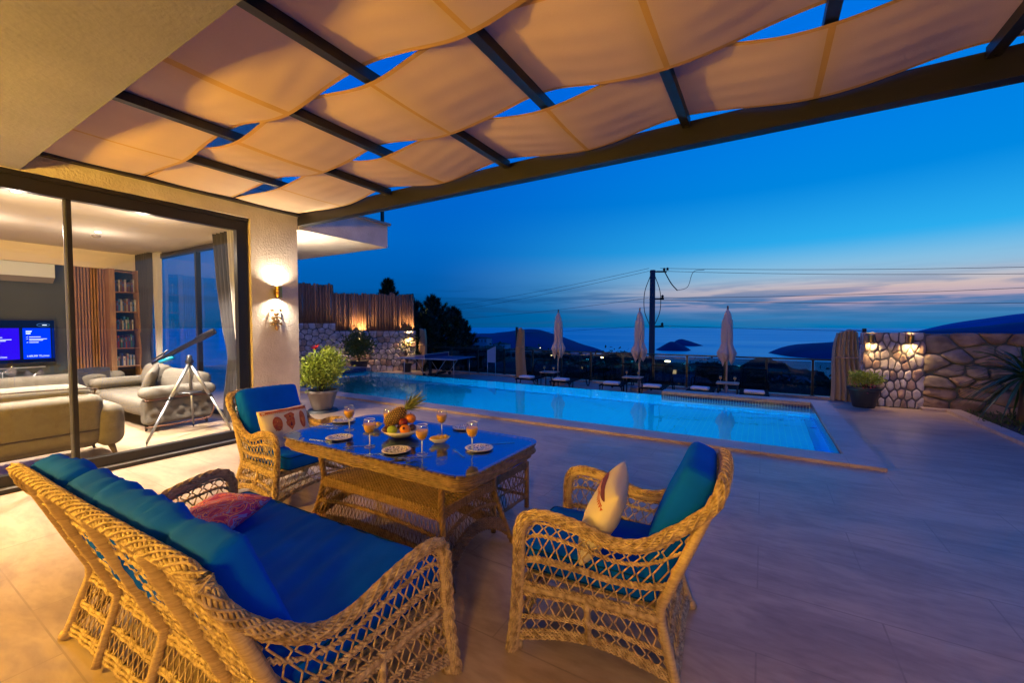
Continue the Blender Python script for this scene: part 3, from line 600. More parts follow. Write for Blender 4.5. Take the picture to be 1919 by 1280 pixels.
# ------------------------------------------------------------------ plants
def leaf_cloud(q, centers, n, size, spread, seed, m=0, up=.3, aspect=.45, outward=None):
    r = np.random.default_rng(seed); c = centers[r.integers(0, len(centers), n)]
    p = c+r.normal(0, 1, (n, 3))*spread
    d = r.normal(0, 1, (n, 3)); 
    if outward is not None: d += (p-outward)*3
    d[:, 2] += up; d /= np.linalg.norm(d, axis=1)[:, None]
    s = np.cross(d, r.normal(0, 1, (n, 3))); s /= np.linalg.norm(s, axis=1)[:, None]; nn = np.cross(d, s)
    L_ = size*(.6+.8*r.random(n))[:, None]; w = L_*aspect*.5
    a = p; b_ = p+d*L_*.5+s*w-nn*L_*.08; c_ = p+d*L_; e = p+d*L_*.5-s*w-nn*L_*.08; mid = p+d*L_*.5+nn*L_*.03
    v = np.stack([a, b_, c_, e, mid], 1).reshape(-1, 3)
    f = []
    for i in range(n): o = 5*i; f += [(o, o+1, o+4), (o+1, o+2, o+4), (o+2, o+3, o+4), (o+3, o, o+4)]
    q.add(v, f, m)
def bush(label, cat, loc, R, Hh, z0, n, leaf, seed, mat_=None, group=None, nstem=9, name='bush'):
    t = thing(name, label, cat, loc, 0, group); r = np.random.default_rng(seed); q = MB(); tips = []
    for k in range(nstem):
        a = r.random()*2*PI; rr = R*math.sqrt(r.random())*.85; h = z0+Hh*(.45+.5*r.random())*(1-.45*(rr/R)**2)
        e = np.array([rr*math.cos(a), rr*math.sin(a), h]); mid = np.array([e[0]*.4, e[1]*.4, z0+(h-z0)*.5])
        q.tube(cr([(0, 0, z0-.05), mid, e], .08), .008, 5); tips.append(e)
        for j in range(5):
            s = mid*(1-j/5)+e*(j/5); w = s+np.array([r.normal(0, R*.3), r.normal(0, R*.3), abs(r.normal(.05, Hh*.1))]); q.tube([s, w], .004, 4); tips.append(w)
    mk('stem', q, M['bark'], t)
    q = MB(); leaf_cloud(q, np.array(tips), n, leaf, np.array([R*.2, R*.2, Hh*.10]), seed, outward=np.array([0, 0, z0+Hh*.4])); mk('foliage', q, mat_ or M['leaf'], t, smooth=False)
    return t
# potted shrub by the column, in its tapered planter on a saucer
PT = (-7.33, 5.05, 0)
t = thing('plant_pot', 'tapered grey planter on a saucer beside the rendered column', 'plant pot', PT)
q = MB(); q.lathe([(0, .05), (.17, .05), (.20, .12), (.265, .36), (.30, .385), (.30, .42), (.27, .42), (.255, .37), (0, .36)], 36); mk('pot', q, M['terracotta'], t, auto=40)
q = MB(); q.lathe([(0, .04), (.26, .045), (.29, .0), (.0, .0)], 36); mk('saucer', q, M['planter_dark'], t, auto=40)
q = MB(); q.lathe([(0, .385), (.25, .375)], 24); mk('soil', q, M['soil'], t)
t = bush('bright green leafy shrub with one red flower in the grey planter', 'shrub', (PT[0], PT[1], .38), .34, .86, 0, 9000, .055, 3, nstem=18)
q = MB(); r_ = np.random.default_rng(1)
for k in range(14):
    a = k*2.4; d = np.array([math.cos(a)*.05, math.sin(a)*.05, .03+.05*r_.random()]); q.add([(0, 0, 0), d+[.02, 0, .02], d*1.6, d+[-.02, 0, .02]], [(0, 1, 2, 3)])
o = mk('flower', q, mat('red_petal', (.5, .01, .02), .6), t, smooth=False); o.location = (-.18, -.02, .80)
# shrubs and lamps by the left stone wall
def conifer(loc, h, R, label, seed, n=3600):
    t = thing('conifer', label, 'tree', loc, 0, 'conifers beyond the pool'); r = np.random.default_rng(seed)
    q = MB(); q.tube([(0, 0, -4), (0, 0, h*.5), (.05, .03, h)], [.22, .12, .02], 9); mk('trunk', q, M['bark'], t)
    q = MB(); bl = MB(); V = []; D_ = []
    for k in range(95):
        z = h*(.02+.98*(k/95)**.95); rad = R*(1-(k/95)**1.4)*(.7+.5*r.random())+.12; a = k*2.39996+r.normal(0, .3)
        s = np.array([0, 0, z]); e = np.array([math.cos(a)*rad, math.sin(a)*rad, z+rad*.55+.25]); mid = (s+e)/2+[0, 0, -.12*rad]
        bl.tube(cr([s, mid, e], .3), .018, 4)
        c = cr([s, mid, e], .06); idx = r.integers(len(c)//3, len(c), n//95); V.append(c[idx]); D_.append(np.repeat((e-mid)[None, :]/np.linalg.norm(e-mid), n//95, 0))
    mk('branch', bl, M['bark'], t)
    V = np.vstack(V); D_ = np.vstack(D_); m_ = len(V); d = D_+r.normal(0, .45, (m_, 3)); d[:, 2] += .2; d /= np.linalg.norm(d, axis=1)[:, None]
    s = np.cross(d, r.normal(0, 1, (m_, 3))); s /= np.linalg.norm(s, axis=1)[:, None]; L_ = (.16+.22*r.random(m_))[:, None]
    v = np.stack([V-s*.035, V+s*.035, V+d*L_], 1).reshape(-1, 3); q.add(v, [(3*i, 3*i+1, 3*i+2) for i in range(m_)])
    for sc in (.6, 1.1):
        w = np.cross(d, s); v = np.stack([V-w*.03*sc, V+w*.03*sc, V+(d+s*.5*sc)*L_*.8], 1).reshape(-1, 3); q.add(v, [(3*i, 3*i+1, 3*i+2) for i in range(m_)])
    mk('crown', q, M['pine'], t, smooth=False)
for (px, top, D, R, sd, lb) in ((812, 574, 21, 2.4, 1, 'tallest dark conifer behind the table tennis table'), (775, 580, 22, 2.1, 2, 'dark conifer just right of the timber fence'), (848, 592, 22, 2.1, 3, 'dark conifer right of the tallest one'),
                                (868, 612, 25, 1.5, 4, 'smaller dark conifer at the right edge of the group'), (728, 541, 27, 1.6, 5, 'conifer whose tip shows above the timber fence'), (797, 600, 20, 1.7, 6, 'low conifer in front of the tallest one')):
    p = ray(px, 640); k = D/math.hypot(p[0], p[1]); zt = CAMH+(612-top)/FPX*D*1.03
    conifer((p[0]*k, p[1]*k, zt-6), 6, R, lb, sd, 7600)
def shrubrow():
    spec = [(905, 655, 60, 3.2, 'round dark tree left of the middle curtain'), (1025, 668, 48, 3.0, 'dark round tree behind the left umbrella'), (1160, 668, 60, 3.0, 'dark tree left of the middle umbrella'), (1450, 700, 60, 2.8, 'dark round tree below the right fence'), (1545, 712, 50, 2.6, 'dark tree left of the large curtain'), (1325, 690, 70, 3.6, 'dark round tree left of the right umbrella'), (1100, 672, 75, 3.2, 'small dark tree right of the left umbrella')]
    for i, (px, py, D, R, lb) in enumerate(spec):
        p = ray(px, py); k = D/math.hypot(p[0], p[1]); x, y, z = p[0]*k, p[1]*k, CAMH+p[2]*k
        t = thing('tree', lb, 'tree', (x, y, z-R*2.4), 0, 'dark trees on the slope'); r = np.random.default_rng(30+i)
        q = MB(); q.tube([(0, 0, -3), (.1, 0, R), (0, .2, R*1.8)], [.3, .2, .08], 7)
        c = []
        for j in range(16):
            v = r.normal(0, 1, 3); v /= np.linalg.norm(v); v = v*R*(.55+.35*r.random())*np.array([1.15, 1.15, .75])+[0, 0, R*1.6]; c.append(v); q.tube([(0, 0, R*.8), v*.6+[0, 0, .4], v], .05, 4)
        mk('trunk', q, M['bark'], t); q = MB(); leaf_cloud(q, np.array(c), 3600, .42, np.array([R*.24]*3), 50+i, aspect=.7); mk('crown', q, M['leaf_dark'], t, smooth=False)
shrubrow()

# ------------------------------------------------------------------ stone walls with timber fence
def stones(q, P, length, height, cell, seed, fill=.46, asp=1.0, mats=2, depth=.05):
    """irregular rounded stones set in a wall face; P(u, v, d) maps metres along, up, out"""
    r = np.random.default_rng(seed); nx = int(length/cell); nz = max(1, int(height/(cell*asp)))
    pts = []
    for i in range(nx):
        for j in range(nz):
            pts.append(((i+.5+.5*(j % 2)+r.normal(0, .20))*length/nx, (j+.5+r.normal(0, .20))*height/nz))
    pts = np.array(pts); pts = pts[(pts[:, 0] < length-.02)&(pts[:, 1] < height-.02)]
    sc = np.array([1, 1/asp]); n = 20
    for k, p in enumerate(pts):
        dl = (pts-p)*sc; dist = np.linalg.norm(dl, axis=1); near = [i for i in np.argsort(dist)[1:9]]
        rad = []
        for a in np.arange(n)*2*PI/n:
            u = np.array([math.cos(a), math.sin(a)]); lim = cell*1.15
            for i in near:
                w = dl[i]/2; c = u@w
                if c > 1e-6: lim = min(lim, (w@w)/c)
            rad.append(lim-.008-.006*r.random())
        rad = np.array(rad); rad = np.minimum(rad, rad.mean()*1.5); rad = (rad+.10*(np.roll(rad, 1)+np.roll(rad, -1)))/1.20*(.98)
        rings = []
        rt_ = .5+.8*r.random(); sl = r.normal(0, .25, 2)
        for f_, d_ in ((1, 0), (.965, .62), (.86, .93), (.45, 1.0)):
            for m_, a in enumerate(np.arange(n)*2*PI/n):
                x = p[0]+math.cos(a)*rad[m_]*f_; z = p[1]+math.sin(a)*rad[m_]*f_*asp
                rings.append(P(min(max(x, 0), length), min(max(z, 0), height), depth*d_*rt_*(1+sl[0]*math.cos(a)*f_+sl[1]*math.sin(a)*f_+.5*noise.noise(Vector((x*14, z*14, seed))))))
        rings.append(P(p[0], p[1], depth*rt_))
        f = [(b_*n+i, b_*n+(i+1) % n, (b_+1)*n+(i+1) % n, (b_+1)*n+i) for b_ in range(3) for i in range(n)]+[(3*n+i, 3*n+(i+1) % n, 4*n) for i in range(n)]
        q.add(rings, f, 1 if r.random() < .25 else 0)
Fk = 2.0/1.65
A_ = np.array([-13.45, 13.98]); B_ = np.array([-17.9, 10.3]); dA = (B_-A_); LA = np.linalg.norm(dA); dA = dA/LA; nA = np.array([dA[1], -dA[0]])
if nA@(-A_) < 0: nA = -nA
def PW(u, z, d): p = A_+dA*u+nA*d; return (p[0], p[1], z+LOWZ)
t = thing('stone_wall', 'mortared round stone wall below the timber fence at the far left of the pool', 'wall', (A_[0], A_[1], LOWZ))
STEP = 3.45; H1 = 1.80; H2 = 2.14
q = MB()
for u0, u1, h in ((0, STEP, H1), (STEP, LA, H2)):
    v = [PW(u, z, d) for d in (0, -.4) for z in (-.3, h) for u in (u0, u1)]; q.add(v, [(0, 1, 3, 2), (4, 6, 7, 5), (0, 2, 6, 4), (1, 5, 7, 3), (2, 3, 7, 6), (0, 4, 5, 1)])
mk('mortar', q, M['mortar'], t, world=True, smooth=False)
q = MB(); stones(q, lambda u, z, d: PW(u, z, d), STEP, H1, .24, 1, asp=.95); stones(q, lambda u, z, d: PW(u+STEP, z, d), LA-STEP, H2, .25, 2, asp=.95)
mk('stones', q, [M['stone'], M['stone_b']], t, world=True)
def timber(label, u0, u1, z0, z1, seed):
    t = thing('timber_fence', label, 'fence', (*(A_+dA*u0), z0)); r = np.random.default_rng(seed); q = MB(); u = u0; qq = []
    i = 0
    while u < u1-.02:
        w = .10+.05*r.random(); h = z1+r.normal(0, .035); rr = w*.5; d = -.12+r.normal(0, .028)
        c = A_+dA*(u+w/2)+nA*d; lean = r.normal(0, .006)
        prof = [(c[0], c[1], z0), (c[0]+dA[0]*lean, c[1]+dA[1]*lean, (z0+z1)/2), (c[0], c[1], h-.05), (c[0], c[1], h-.015), (c[0], c[1], h)]
        q.tube(prof, [rr, rr*.97, rr*.95, rr*.75, rr*.3], 8); u += w*.94
    mk('palings', q, M['wood'], t, world=True)
    q = MB()
    for z in (z0+.3, z1-.35): q.tube([np.append(A_+dA*u0-nA*.19, z), np.append(A_+dA*u1-nA*.19, z)], .035, 6)
    mk('rails', q, M['wood'], t, world=True)
timber('lower section of the upright timber pole fence on the stone wall', .08, STEP+.1, LOWZ+H1-.05, 3.12, 1)
timber('higher section of the upright timber pole fence next to the column', STEP+.1, LA, LOWZ+H2-.05, 3.52, 2)
def on_wall(u, z, label, grp, pw):
    p = A_+dA*u+nA*.05; rz = math.atan2(nA[1], nA[0])-PI/2
    return updown_lamp((p[0], p[1], z), rz, label, pw, grp, .05, .15)
on_wall(.3, 1.25, 'lit wall lamp near the right end of the left stone wall', 'lamps on the left stone wall', P_WALL_L)
on_wall(2.45, 1.27, 'lit wall lamp behind the shrub on the left stone wall', 'lamps on the left stone wall', P_WALL_L*1.3)
p = A_+dA*2.3+nA*.85
q = thing('plant_pot', 'low dark planter under the shrub by the left stone wall', 'plant pot', (p[0], p[1], LOWZ))
m_ = MB(); m_.lathe([(0, 0), (.26, 0), (.36, .5), (.40, .52), (.40, .56), (.34, .55), (0, .5)], 26); mk('pot', m_, M['planter_dark'], q, auto=40)
bush('airy green shrub lit from behind beside the left stone wall', 'shrub', (p[0], p[1], LOWZ+.5), .55, 1.35, 0, 2600, .11, 11, mat('olive_leaf', (.11, .15, .03), .5, c2=(.06, .09, .02), scale=6), nstem=11)
p = A_+dA*.35+nA*.5
q = thing('plant_pot', 'narrow dark planter at the right end of the left stone wall', 'plant pot', (p[0], p[1], LOWZ))
m_ = MB(); m_.lathe([(0, 0), (.15, 0), (.2, .36), (.22, .36), (.22, .4), (0, .38)], 20); mk('pot', m_, M['planter_dark'], q, auto=40)
t = thing('twiggy_plant', 'bare twiggy plant before the lit right end of the left stone wall', 'plant', (p[0], p[1], LOWZ+.35)); q = MB(); r_ = np.random.default_rng(5)
for k in range(26):
    a = r_.random()*6.3; e = np.array([math.cos(a)*.4*r_.random(), math.sin(a)*.4*r_.random(), .5+.6*r_.random()]); q.tube(cr([(0, 0, 0), e*.5+[0, 0, .1], e], .1), .009, 4)
mk('stem', q, M['bark'], t)
q = MB(); leaf_cloud(q, r_.normal(0, .25, (40, 3))+[0, 0, .85], 180, .12, .08, 3, aspect=.2); mk('foliage', q, M['leaf'], t, smooth=False)

# right stone walls
RZ0 = 1.525
t = thing('stone_wall', 'tall flat stone pier with two lit lamps at the right of the terrace', 'wall', (2.2, 11.5, 0))
q = MB(); q.box(1.85, 2.78, 11.36, 11.85, -.4, RZ0); mk('mortar', q, mat('pale_mortar', (.13, .12, .12), .95, bump=.6, bscale=30), t, world=True, smooth=False)
q = MB(); stones(q, lambda u, z, d: (1.85+u, 11.36-d, z), .93, RZ0, .105, 5, asp=1.75, depth=.022); stones(q, lambda u, z, d: (1.85-d, 11.36+u, z), .45, RZ0, .11, 6, asp=1.75, depth=.02)
mk('stones', q, [M['stone'], M['stone_b']], t, world=True)
C_ = np.array([2.78, 11.42]); E_ = np.array([7.6, 10.6]); dC = E_-C_; LC = np.linalg.norm(dC); dC /= LC; nC = np.array([dC[1], -dC[0]]); 
if nC@(-C_) < 0: nC = -nC
t = thing('stone_wall', 'wall of large rough tan boulders behind the spiky palm', 'wall', (C_[0], C_[1], 0))
q = MB()
def PC(u, z, d): p_ = C_+dC*u+nC*d; return (p_[0], p_[1], z)
v = [PC(u, z, d) for d in (0, -.5) for z in (-.3, RZ0-.02) for u in (0, LC)]; q.add(v, [(0, 1, 3, 2), (4, 6, 7, 5), (0, 2, 6, 4), (1, 5, 7, 3), (2, 3, 7, 6), (0, 4, 5, 1)])
mk('mortar', q, M['mortar'], t, world=True, smooth=False)
M['stone_c'] = mat('tan_boulder', (.32, .22, .15), .9, c2=(.16, .10, .07), scale=4, bump=1, bscale=9); M['stone_d'] = mat('grey_boulder', (.28, .23, .19), .9, c2=(.14, .11, .09), scale=4, bump=1, bscale=9)
q = MB(); stones(q, PC, LC, RZ0, .35, 9, asp=.62, depth=.07); mk('stones', q, [M['stone_c'], M['stone_d']], t, world=True)
for k, x in enumerate((1.93, 2.54)):
    updown_lamp((x, 11.335, 1.40), PI, ['lit wall lamp on the left edge of the stone pier', 'lit wall lamp in the middle of the stone pier'][k], P_WALL_R, 'lamps on the right stone pier', .048, .15)
q = MB(); q.box(2.70, 3.25, 11.12, 11.30, .001, .05); tag(mk('kerb_stone', q, M['coping'], smooth=False), 'pale low step stone at the foot of the right stone pier', 'kerb')
# planter with flowers at the fence corner
PL = (1.80, 11.02, 0)
t = thing('plant_pot', 'large dark tapered planter in front of the right stone pier', 'plant pot', PL)
q = MB(); q.lathe([(0, .0), (.17, .0), (.185, .02), (.255, .36), (.285, .37), (.285, .41), (.25, .41), (.24, .37), (0, .36)], 32); mk('pot', q, M['planter_dark'], t, auto=40)
t = bush('low green plant with small pink flowers in the dark planter', 'shrub', (PL[0], PL[1], .38), .28, .34, 0, 1300, .06, 21, M['leaf'], nstem=10)
q = MB(); leaf_cloud(q, np.array([[-.1, -.1, .1], [.1, -.15, .12], [.02, -.2, .05], [.2, 0, .15]]), 70, .03, .05, 4, aspect=.8); mk('flower', q, mat('pink_petal', (.45, .05, .12), .6), t, smooth=False)
# spiky palm and ground cover in the garden strip
t = thing('palm', 'spiky dark green palm with a short trunk in front of the boulder wall', 'palm', (3.72, 10.2, 0)); r_ = np.random.default_rng(8)
q = MB(); q.tube([(0, 0, 0), (.02, 0, .4), (0, 0, .8)], [.10, .085, .07], 12); mk('trunk', q, M['bark'], t)
q = MB()
for k in range(120):
    a = r_.random()*2*PI; el = r_.uniform(-.75, 1.45); L_ = r_.uniform(.6, .95); d = np.array([math.cos(a)*math.cos(el), math.sin(a)*math.cos(el), math.sin(el)])
    n_ = 7; s = np.linspace(0, 1, n_)[:, None]; p_ = np.array([0, 0, .85])+d*L_*s-np.array([0, 0, 1])*(.30*s**2.2); side = np.cross(d, [0, 0, 1.]); side /= max(np.linalg.norm(side), .1); w = .022*np.sin(PI*(s*.9+.08))
    v = np.vstack([p_-side*w, p_+side*w, p_-[0, 0, .008]]); q.add(v, [(i, i+1, 2*n_+i+1, 2*n_+i) for i in range(n_-1)]+[(2*n_+i, 2*n_+i+1, n_+i+1, n_+i) for i in range(n_-1)])
mk('crown', q, mat('palm_leaf', (.035, .10, .035), .4, c2=(.02, .055, .02), scale=4), t, smooth=False)
q = MB(); r_ = np.random.default_rng(9); c = np.stack([r_.uniform(3.3, 8, 900), r_.uniform(7.2, 11.2, 900), np.full(900, .03)], 1); leaf_cloud(q, c, 9000, .07, np.array([.05, .05, .02]), 9, up=2.0, aspect=.25)
tag(mk('ground_cover', q, M['grass'], smooth=False), kind='stuff')

# ------------------------------------------------------------------ woven furniture
def rowbraid(mb, path, r=.006, R=.0065, pitch=.045, lump=True):
    braid(mb, path, R, 2, r, pitch, 5)
def lattice(mb, P, v0, v1, n, r=.0028, cross=True, u0=0., u1=1., slant=0.):
    """rods running between two woven rows of a panel P(u, v)"""
    u = u0+(u1-u0)*(np.arange(n)+.5)/n; h = .5*(u1-u0)/n
    f = lambda a, b: P(np.clip(a, 0, 1), np.full_like(a, b))
    if cross:
        vm = (v0+v1)/2
        A = f(u-h*.95, v0); Bm = f(u-.12*h, vm); C = f(u-h*.95, v1); mb.rods(A, Bm, r); mb.rods(Bm, C, r)
        A = f(u+h*.95, v0); Bm = f(u+.12*h, vm); C = f(u+h*.95, v1); mb.rods(A, Bm, r); mb.rods(Bm, C, r)
    else:
        mb.rods(f(u+slant*h, v0), f(u-slant*h, v1), r)
def prow(mb, P, v, n=60, u0=0., u1=1., **k):
    u = np.linspace(u0, u1, n); rowbraid(mb, P(u, np.full_like(u, v)), **k)
def rbox(w, d, h, r, n=14, puff=(0, 0), wr=None, seed=0):
    """soft rounded box centred at origin with optional puffing and wrinkle function"""
    half = np.array([w, d, h])/2; q = MB(); r = min(r, h/2*.98)
    for ax in range(3):
        for sgn in (-1, 1):
            o = [i for i in range(3) if i != ax]; na, nb = [max(4, min(70, int(2*half[i]/.022))) if n is None else n for i in o]
            a, b_ = np.meshgrid(np.sin(np.linspace(-PI/2, PI/2, na)) if na < 8 else np.linspace(-1, 1, na), np.linspace(-1, 1, nb), indexing='ij')
            P = np.zeros((na, nb, 3)); P[..., ax] = sgn*half[ax]; P[..., o[0]] = a*half[o[0]]; P[..., o[1]] = b_*half[o[1]]
            P = P.reshape(-1, 3); C = np.clip(P, -(half-r), half-r); D = P-C; L_ = np.linalg.norm(D, axis=1)[:, None]; P2 = C+r*D/np.maximum(L_, 1e-9)
            X = P2/half; e = np.sign(X[:, 2])*puff[0]*(1-X[:, 0]**4)*(1-X[:, 1]**4); P2[:, 2] += e*np.abs(X[:, 2]); P2[:, 1] += np.sign(X[:, 1])*puff[1]*(1-X[:, 0]**4)*(1-X[:, 2]**2)*np.abs(X[:, 1])
            if wr is not None: P2 = wr(P2, X)
            f = [(i*nb+j, (i+1)*nb+j, (i+1)*nb+j+1, i*nb+j+1) for i in range(na-1) for j in range(nb-1)]
            if (sgn > 0) == (ax == 1): f = [t_[::-1] for t_ in f]
            q.add(P2, f)
    return q
def weld(o, d=.0006):
    import bmesh
    m_ = bmesh.new(); m_.from_mesh(o.data); bmesh.ops.remove_doubles(m_, verts=m_.verts, dist=d); bmesh.ops.recalc_face_normals(m_, faces=m_.faces); m_.to_mesh(o.data); m_.free(); o.data.polygons.foreach_set('use_smooth', [True]*len(o.data.polygons)); return o

def dense_rr(hx_, hy_, r, z, n=6, m=28):
    c = []
    for cx_, cy_, a0 in ((hx_-r, hy_-r, 0), (-hx_+r, hy_-r, PI/2), (-hx_+r, -hy_+r, PI), (hx_-r, -hy_+r, 1.5*PI)):
        for a in np.linspace(a0, a0+PI/2, n): c.append((cx_+r*math.cos(a), cy_+r*math.sin(a), z))
        a1 = np.array(c[-1]); k = {0: (-hx_+r, hy_, z), PI/2: (-hx_, -hy_+r, z), PI: (hx_-r, -hy_, z), 1.5*PI: (hx_, hy_-r, z)}[a0]
        for i in range(1, m): c.append(tuple(a1+(np.array(k)-a1)*i/m))
    return np.array(c)
M['piping'] = mat('blue_piping', (.0, .045, .20), .8, spec=.1)
def wicker_seat(name, label, cat, loc, rz, Wd, Wb, D, za, zb, zc, inner_posts, group, sofa=False, wick=None, seed=0):
    wk = wick or M['wicker']; t = thing(name, label, cat, loc, rz, group); zs = .335
    hx = lambda y: Wb/2+(Wd/2-Wb/2)*np.clip((y+D/2)/D, 0, 1)
    yb = lambda z: np.where(np.asarray(z) > zs, -D/2+.07-.40*(np.asarray(z)-zs), -D/2+.07-.30*(zs-np.asarray(z)))
    flare = lambda z: .05*np.clip((zs-np.asarray(z))/zs, 0, 1)
    yf = lambda z: D/2-.01+.02*np.clip((zs-np.asarray(z))/zs, 0, 1)
    # arm and back rim
    arm = [(float(yf(0)), .0), (float(yf(.2)), .2), (D/2-.005, .45), (D/2-.01, za-.10), (D/2-.045, za-.025), (D/2-.12, za), (D/2-.30, za-.025), (float(yb(za))+.33, za-.075), (float(yb(za))+.17, za-.04), (float(yb(za+.12))+.05, za+.10), (float(yb(zb-.1)), zb-.10)]
    side = [(float(hx(y))+(float(flare(z))), y, z) for y, z in arm]
    xc = side[-1][0]; side += [(xc-.012, float(yb(zb-.03)), zb-.035), (xc-.07, float(yb(zb)), zb)]
    full = side+[(0, float(yb(zb))-.012, zb+.004)]+[(-x, y, z) for x, y, z in side[::-1]]
    rim = cr(full, .02)
    q = MB(); q.tube(rim, .021, 10); mk('rim_tube', q, M['wicker_wrap'] if wick is None else wk, t)
    up = np.where(rim[:, 2:3] > .5, 1, 0)*np.array([0, 0, .012])+np.stack([np.sign(rim[:, 0])*.008*(np.abs(rim[:, 0]) > Wb*.4), .012*(rim[:, 1] > D/2-.05)-.012*(rim[:, 1] < -D/2), 0*rim[:, 0]], 1)
    q = MB(); braid(q, rim+up, .022, 11, .0058, .42, 5); braid(q, rim+up*1.35, .023, 5, .0052, -.30, 5); mk('plaited_rim', q, wk, t)
    for s in (1, -1):                                              # corner posts of the back, feet
        zz = np.linspace(0, zb-.05, 16); q = MB(); q.tube(np.stack([s*(hx(-D/2)+flare(zz)-.004), yb(zz), zz], 1), .024, 10)
        q.tube([(s*(float(hx(-D/2))+.045), float(yb(0)), 0), (s*(float(hx(-D/2))+.045), float(yb(.03)), .035)], [.036, .03], 12); mk('corner_post', q, M['wicker_wrap'] if wick is None else wk, t)
        q = MB(); q.tube([(s*(float(hx(D/2))+.02), float(yf(0)), 0), (s*(float(hx(D/2))+.02), float(yf(.03)), .035)], [.034, .03], 12); mk('foot', q, wk, t)
    # side panels
    armz = lambda y: np.interp(y, [a[0] for a in arm[::-1]][:9], [a[1] for a in arm[::-1]][:9]) if 0 else None
    ay = np.array([p[1] for p in rim if p[0] > Wb*.35 and p[2] > zs+.1]); az = np.array([p[2] for p in rim if p[0] > Wb*.35 and p[2] > zs+.1])
    prof_y = []; prof_z = []
    for a_, z_ in zip(ay, az):
        if (not prof_y) or a_ < prof_y[-1]-1e-4: prof_y.append(a_); prof_z.append(z_)
    prof_y = np.array(prof_y)[::-1]; prof_z = np.array(prof_z)[::-1]
    for s in (1, -1):
        def Pu(u, v):                                              # above the seat rail
            u = np.asarray(u, float); v = np.asarray(v, float); z = zs+v*(za-zs)
            for _ in range(3):
                y0 = yb(z); y = D/2-.02+(y0-(D/2-.02))*u; zt = np.interp(y, prof_y, prof_z)-.01; z = zs+v*(np.minimum(zt, zb)-zs)
            y = D/2-.02+(yb(z)-(D/2-.02))*u
            return np.stack([s*(hx(y)-.002), y, z], -1)
        zlow = lambda u: .055+.07*np.sin(PI*u)
        def Pl(u, v):
            u = np.asarray(u, float); v = np.asarray(v, float); z = zlow(u)+v*(zs-zlow(u)); y = yf(z)+(yb(z)-yf(z))*u
            return np.stack([s*(hx(y)+flare(z)), y, z], -1)
        q = MB(); nc = max(9, int(D/.062))
        for v in (.40, .74): prow(q, Pu, v, r=.0062, R=.007)
        for v in (.37, .34): prow(q, Pu, v, r=.0045, R=.004)
        prow(q, Pu, .93, r=.005, R=.005)
        for a_, b__ in ((0.03, .36), (.40, .74), (.74, .97)): lattice(q, Pu, a_, b__, nc, .0041)
        for v in (1.0, .93, .86, .79): prow(q, Pl, v, r=.006, R=.0068, pitch=.042)
        for v in (.42, .38): prow(q, Pl, v, r=.0055, R=.006)
        for v in (.14, .07, 0): prow(q, Pl, v, r=.006, R=.0068, pitch=.042)
        lattice(q, Pl, .42, .79, nc, .0041); lattice(q, Pl, .12, .40, nc, .0041)
        u = np.linspace(0, 1, 30); q.tube(Pl(u, np.full(30, .9)), .016, 8)
        z5 = np.array([0., .99]); q.tube(Pl(np.array([.5, .5]), z5), .017, 8)
        mk('side_panel', q, wk, t)
    # back panel
    def Pb(u, v):
        u = np.asarray(u, float); v = np.asarray(v, float); z = zs+v*(zb-.012-zs); x = (2*u-1)*(Wb/2-.01); bow = -.03*np.sin(PI*u)*v if not sofa else 0
        return np.stack([x, yb(z)+bow, z], -1)
    def Pbl(u, v):
        u = np.asarray(u, float); v = np.asarray(v, float); zl = .03+.03*np.sin(PI*u); z = zl+v*(zs-zl); x = (2*u-1)*(Wb/2+flare(z))
        return np.stack([x, yb(z), z], -1)
    q = MB(); rows = np.linspace(.10, .97, 11 if sofa else 9); nn = int(Wb/.030)
    for i, v in enumerate(rows): prow(q, Pb, v, n=int(Wb/.02), r=.0052 if i not in (3, 7) else .008, R=.0075, pitch=.06)
    ed = np.concatenate([[0], rows, [1]])
    for i in range(len(ed)-1): lattice(q, Pb, ed[i], ed[i+1], nn, .0048, False, slant=.9 if i % 2 else -.2)
    for v in (1, .93, .86): prow(q, Pbl, v, n=int(Wb/.02), r=.0085, R=.009, pitch=.05)
    for v in (.50, .45, .14, .07, 0): prow(q, Pbl, v, n=int(Wb/.02), r=.0075, R=.008, pitch=.05)
    lattice(q, Pbl, .5, .86, int(Wb/.05), .0036); lattice(q, Pbl, .14, .45, int(Wb/.05), .0036)
    mk('back_panel', q, wk, t)
    q = MB()
    for x in inner_posts:
        zz = np.concatenate([np.linspace(.02, .3, 5), np.linspace(.34, zb-.03, 26)]); yy = yb(zz)-.012
        rr = .023+.004*np.abs(np.sin(zz*PI/.11)); rr[:5] = .020; q.tube(np.stack([0*zz+x, yy, zz], 1), rr, 12)
    if inner_posts: mk('back_posts', q, M['wicker_wrap'], t)
    # front apron, seat deck
    def Pf(u, v):
        u = np.asarray(u, float); v = np.asarray(v, float); zl = .06+.08*np.sin(PI*u); z = zl+v*(zs-zl); x = (2*u-1)*(Wd/2+flare(z)); return np.stack([x, yf(z), z], -1)
    q = MB()
    for v in (1, .93, .86, .4, .08, 0): prow(q, Pf, v, n=int(Wd/.02), r=.007, R=.0075)
    lattice(q, Pf, .4, .86, int(Wd/.06), .0034); lattice(q, Pf, .08, .4, int(Wd/.06), .0034); u = np.linspace(0, 1, 30); q.tube(Pf(u, np.full(30, .92)), .016, 8)
    mk('front_apron', q, wk, t)
    q = MB(); q.box(-Wb/2+.01, Wb/2-.01, -D/2+.08, D/2-.03, zs, zs+.012); mk('seat_deck', q, wk, t, smooth=False)
    # cushions
    r = random.Random(seed); ch = zc-(zs+.014)
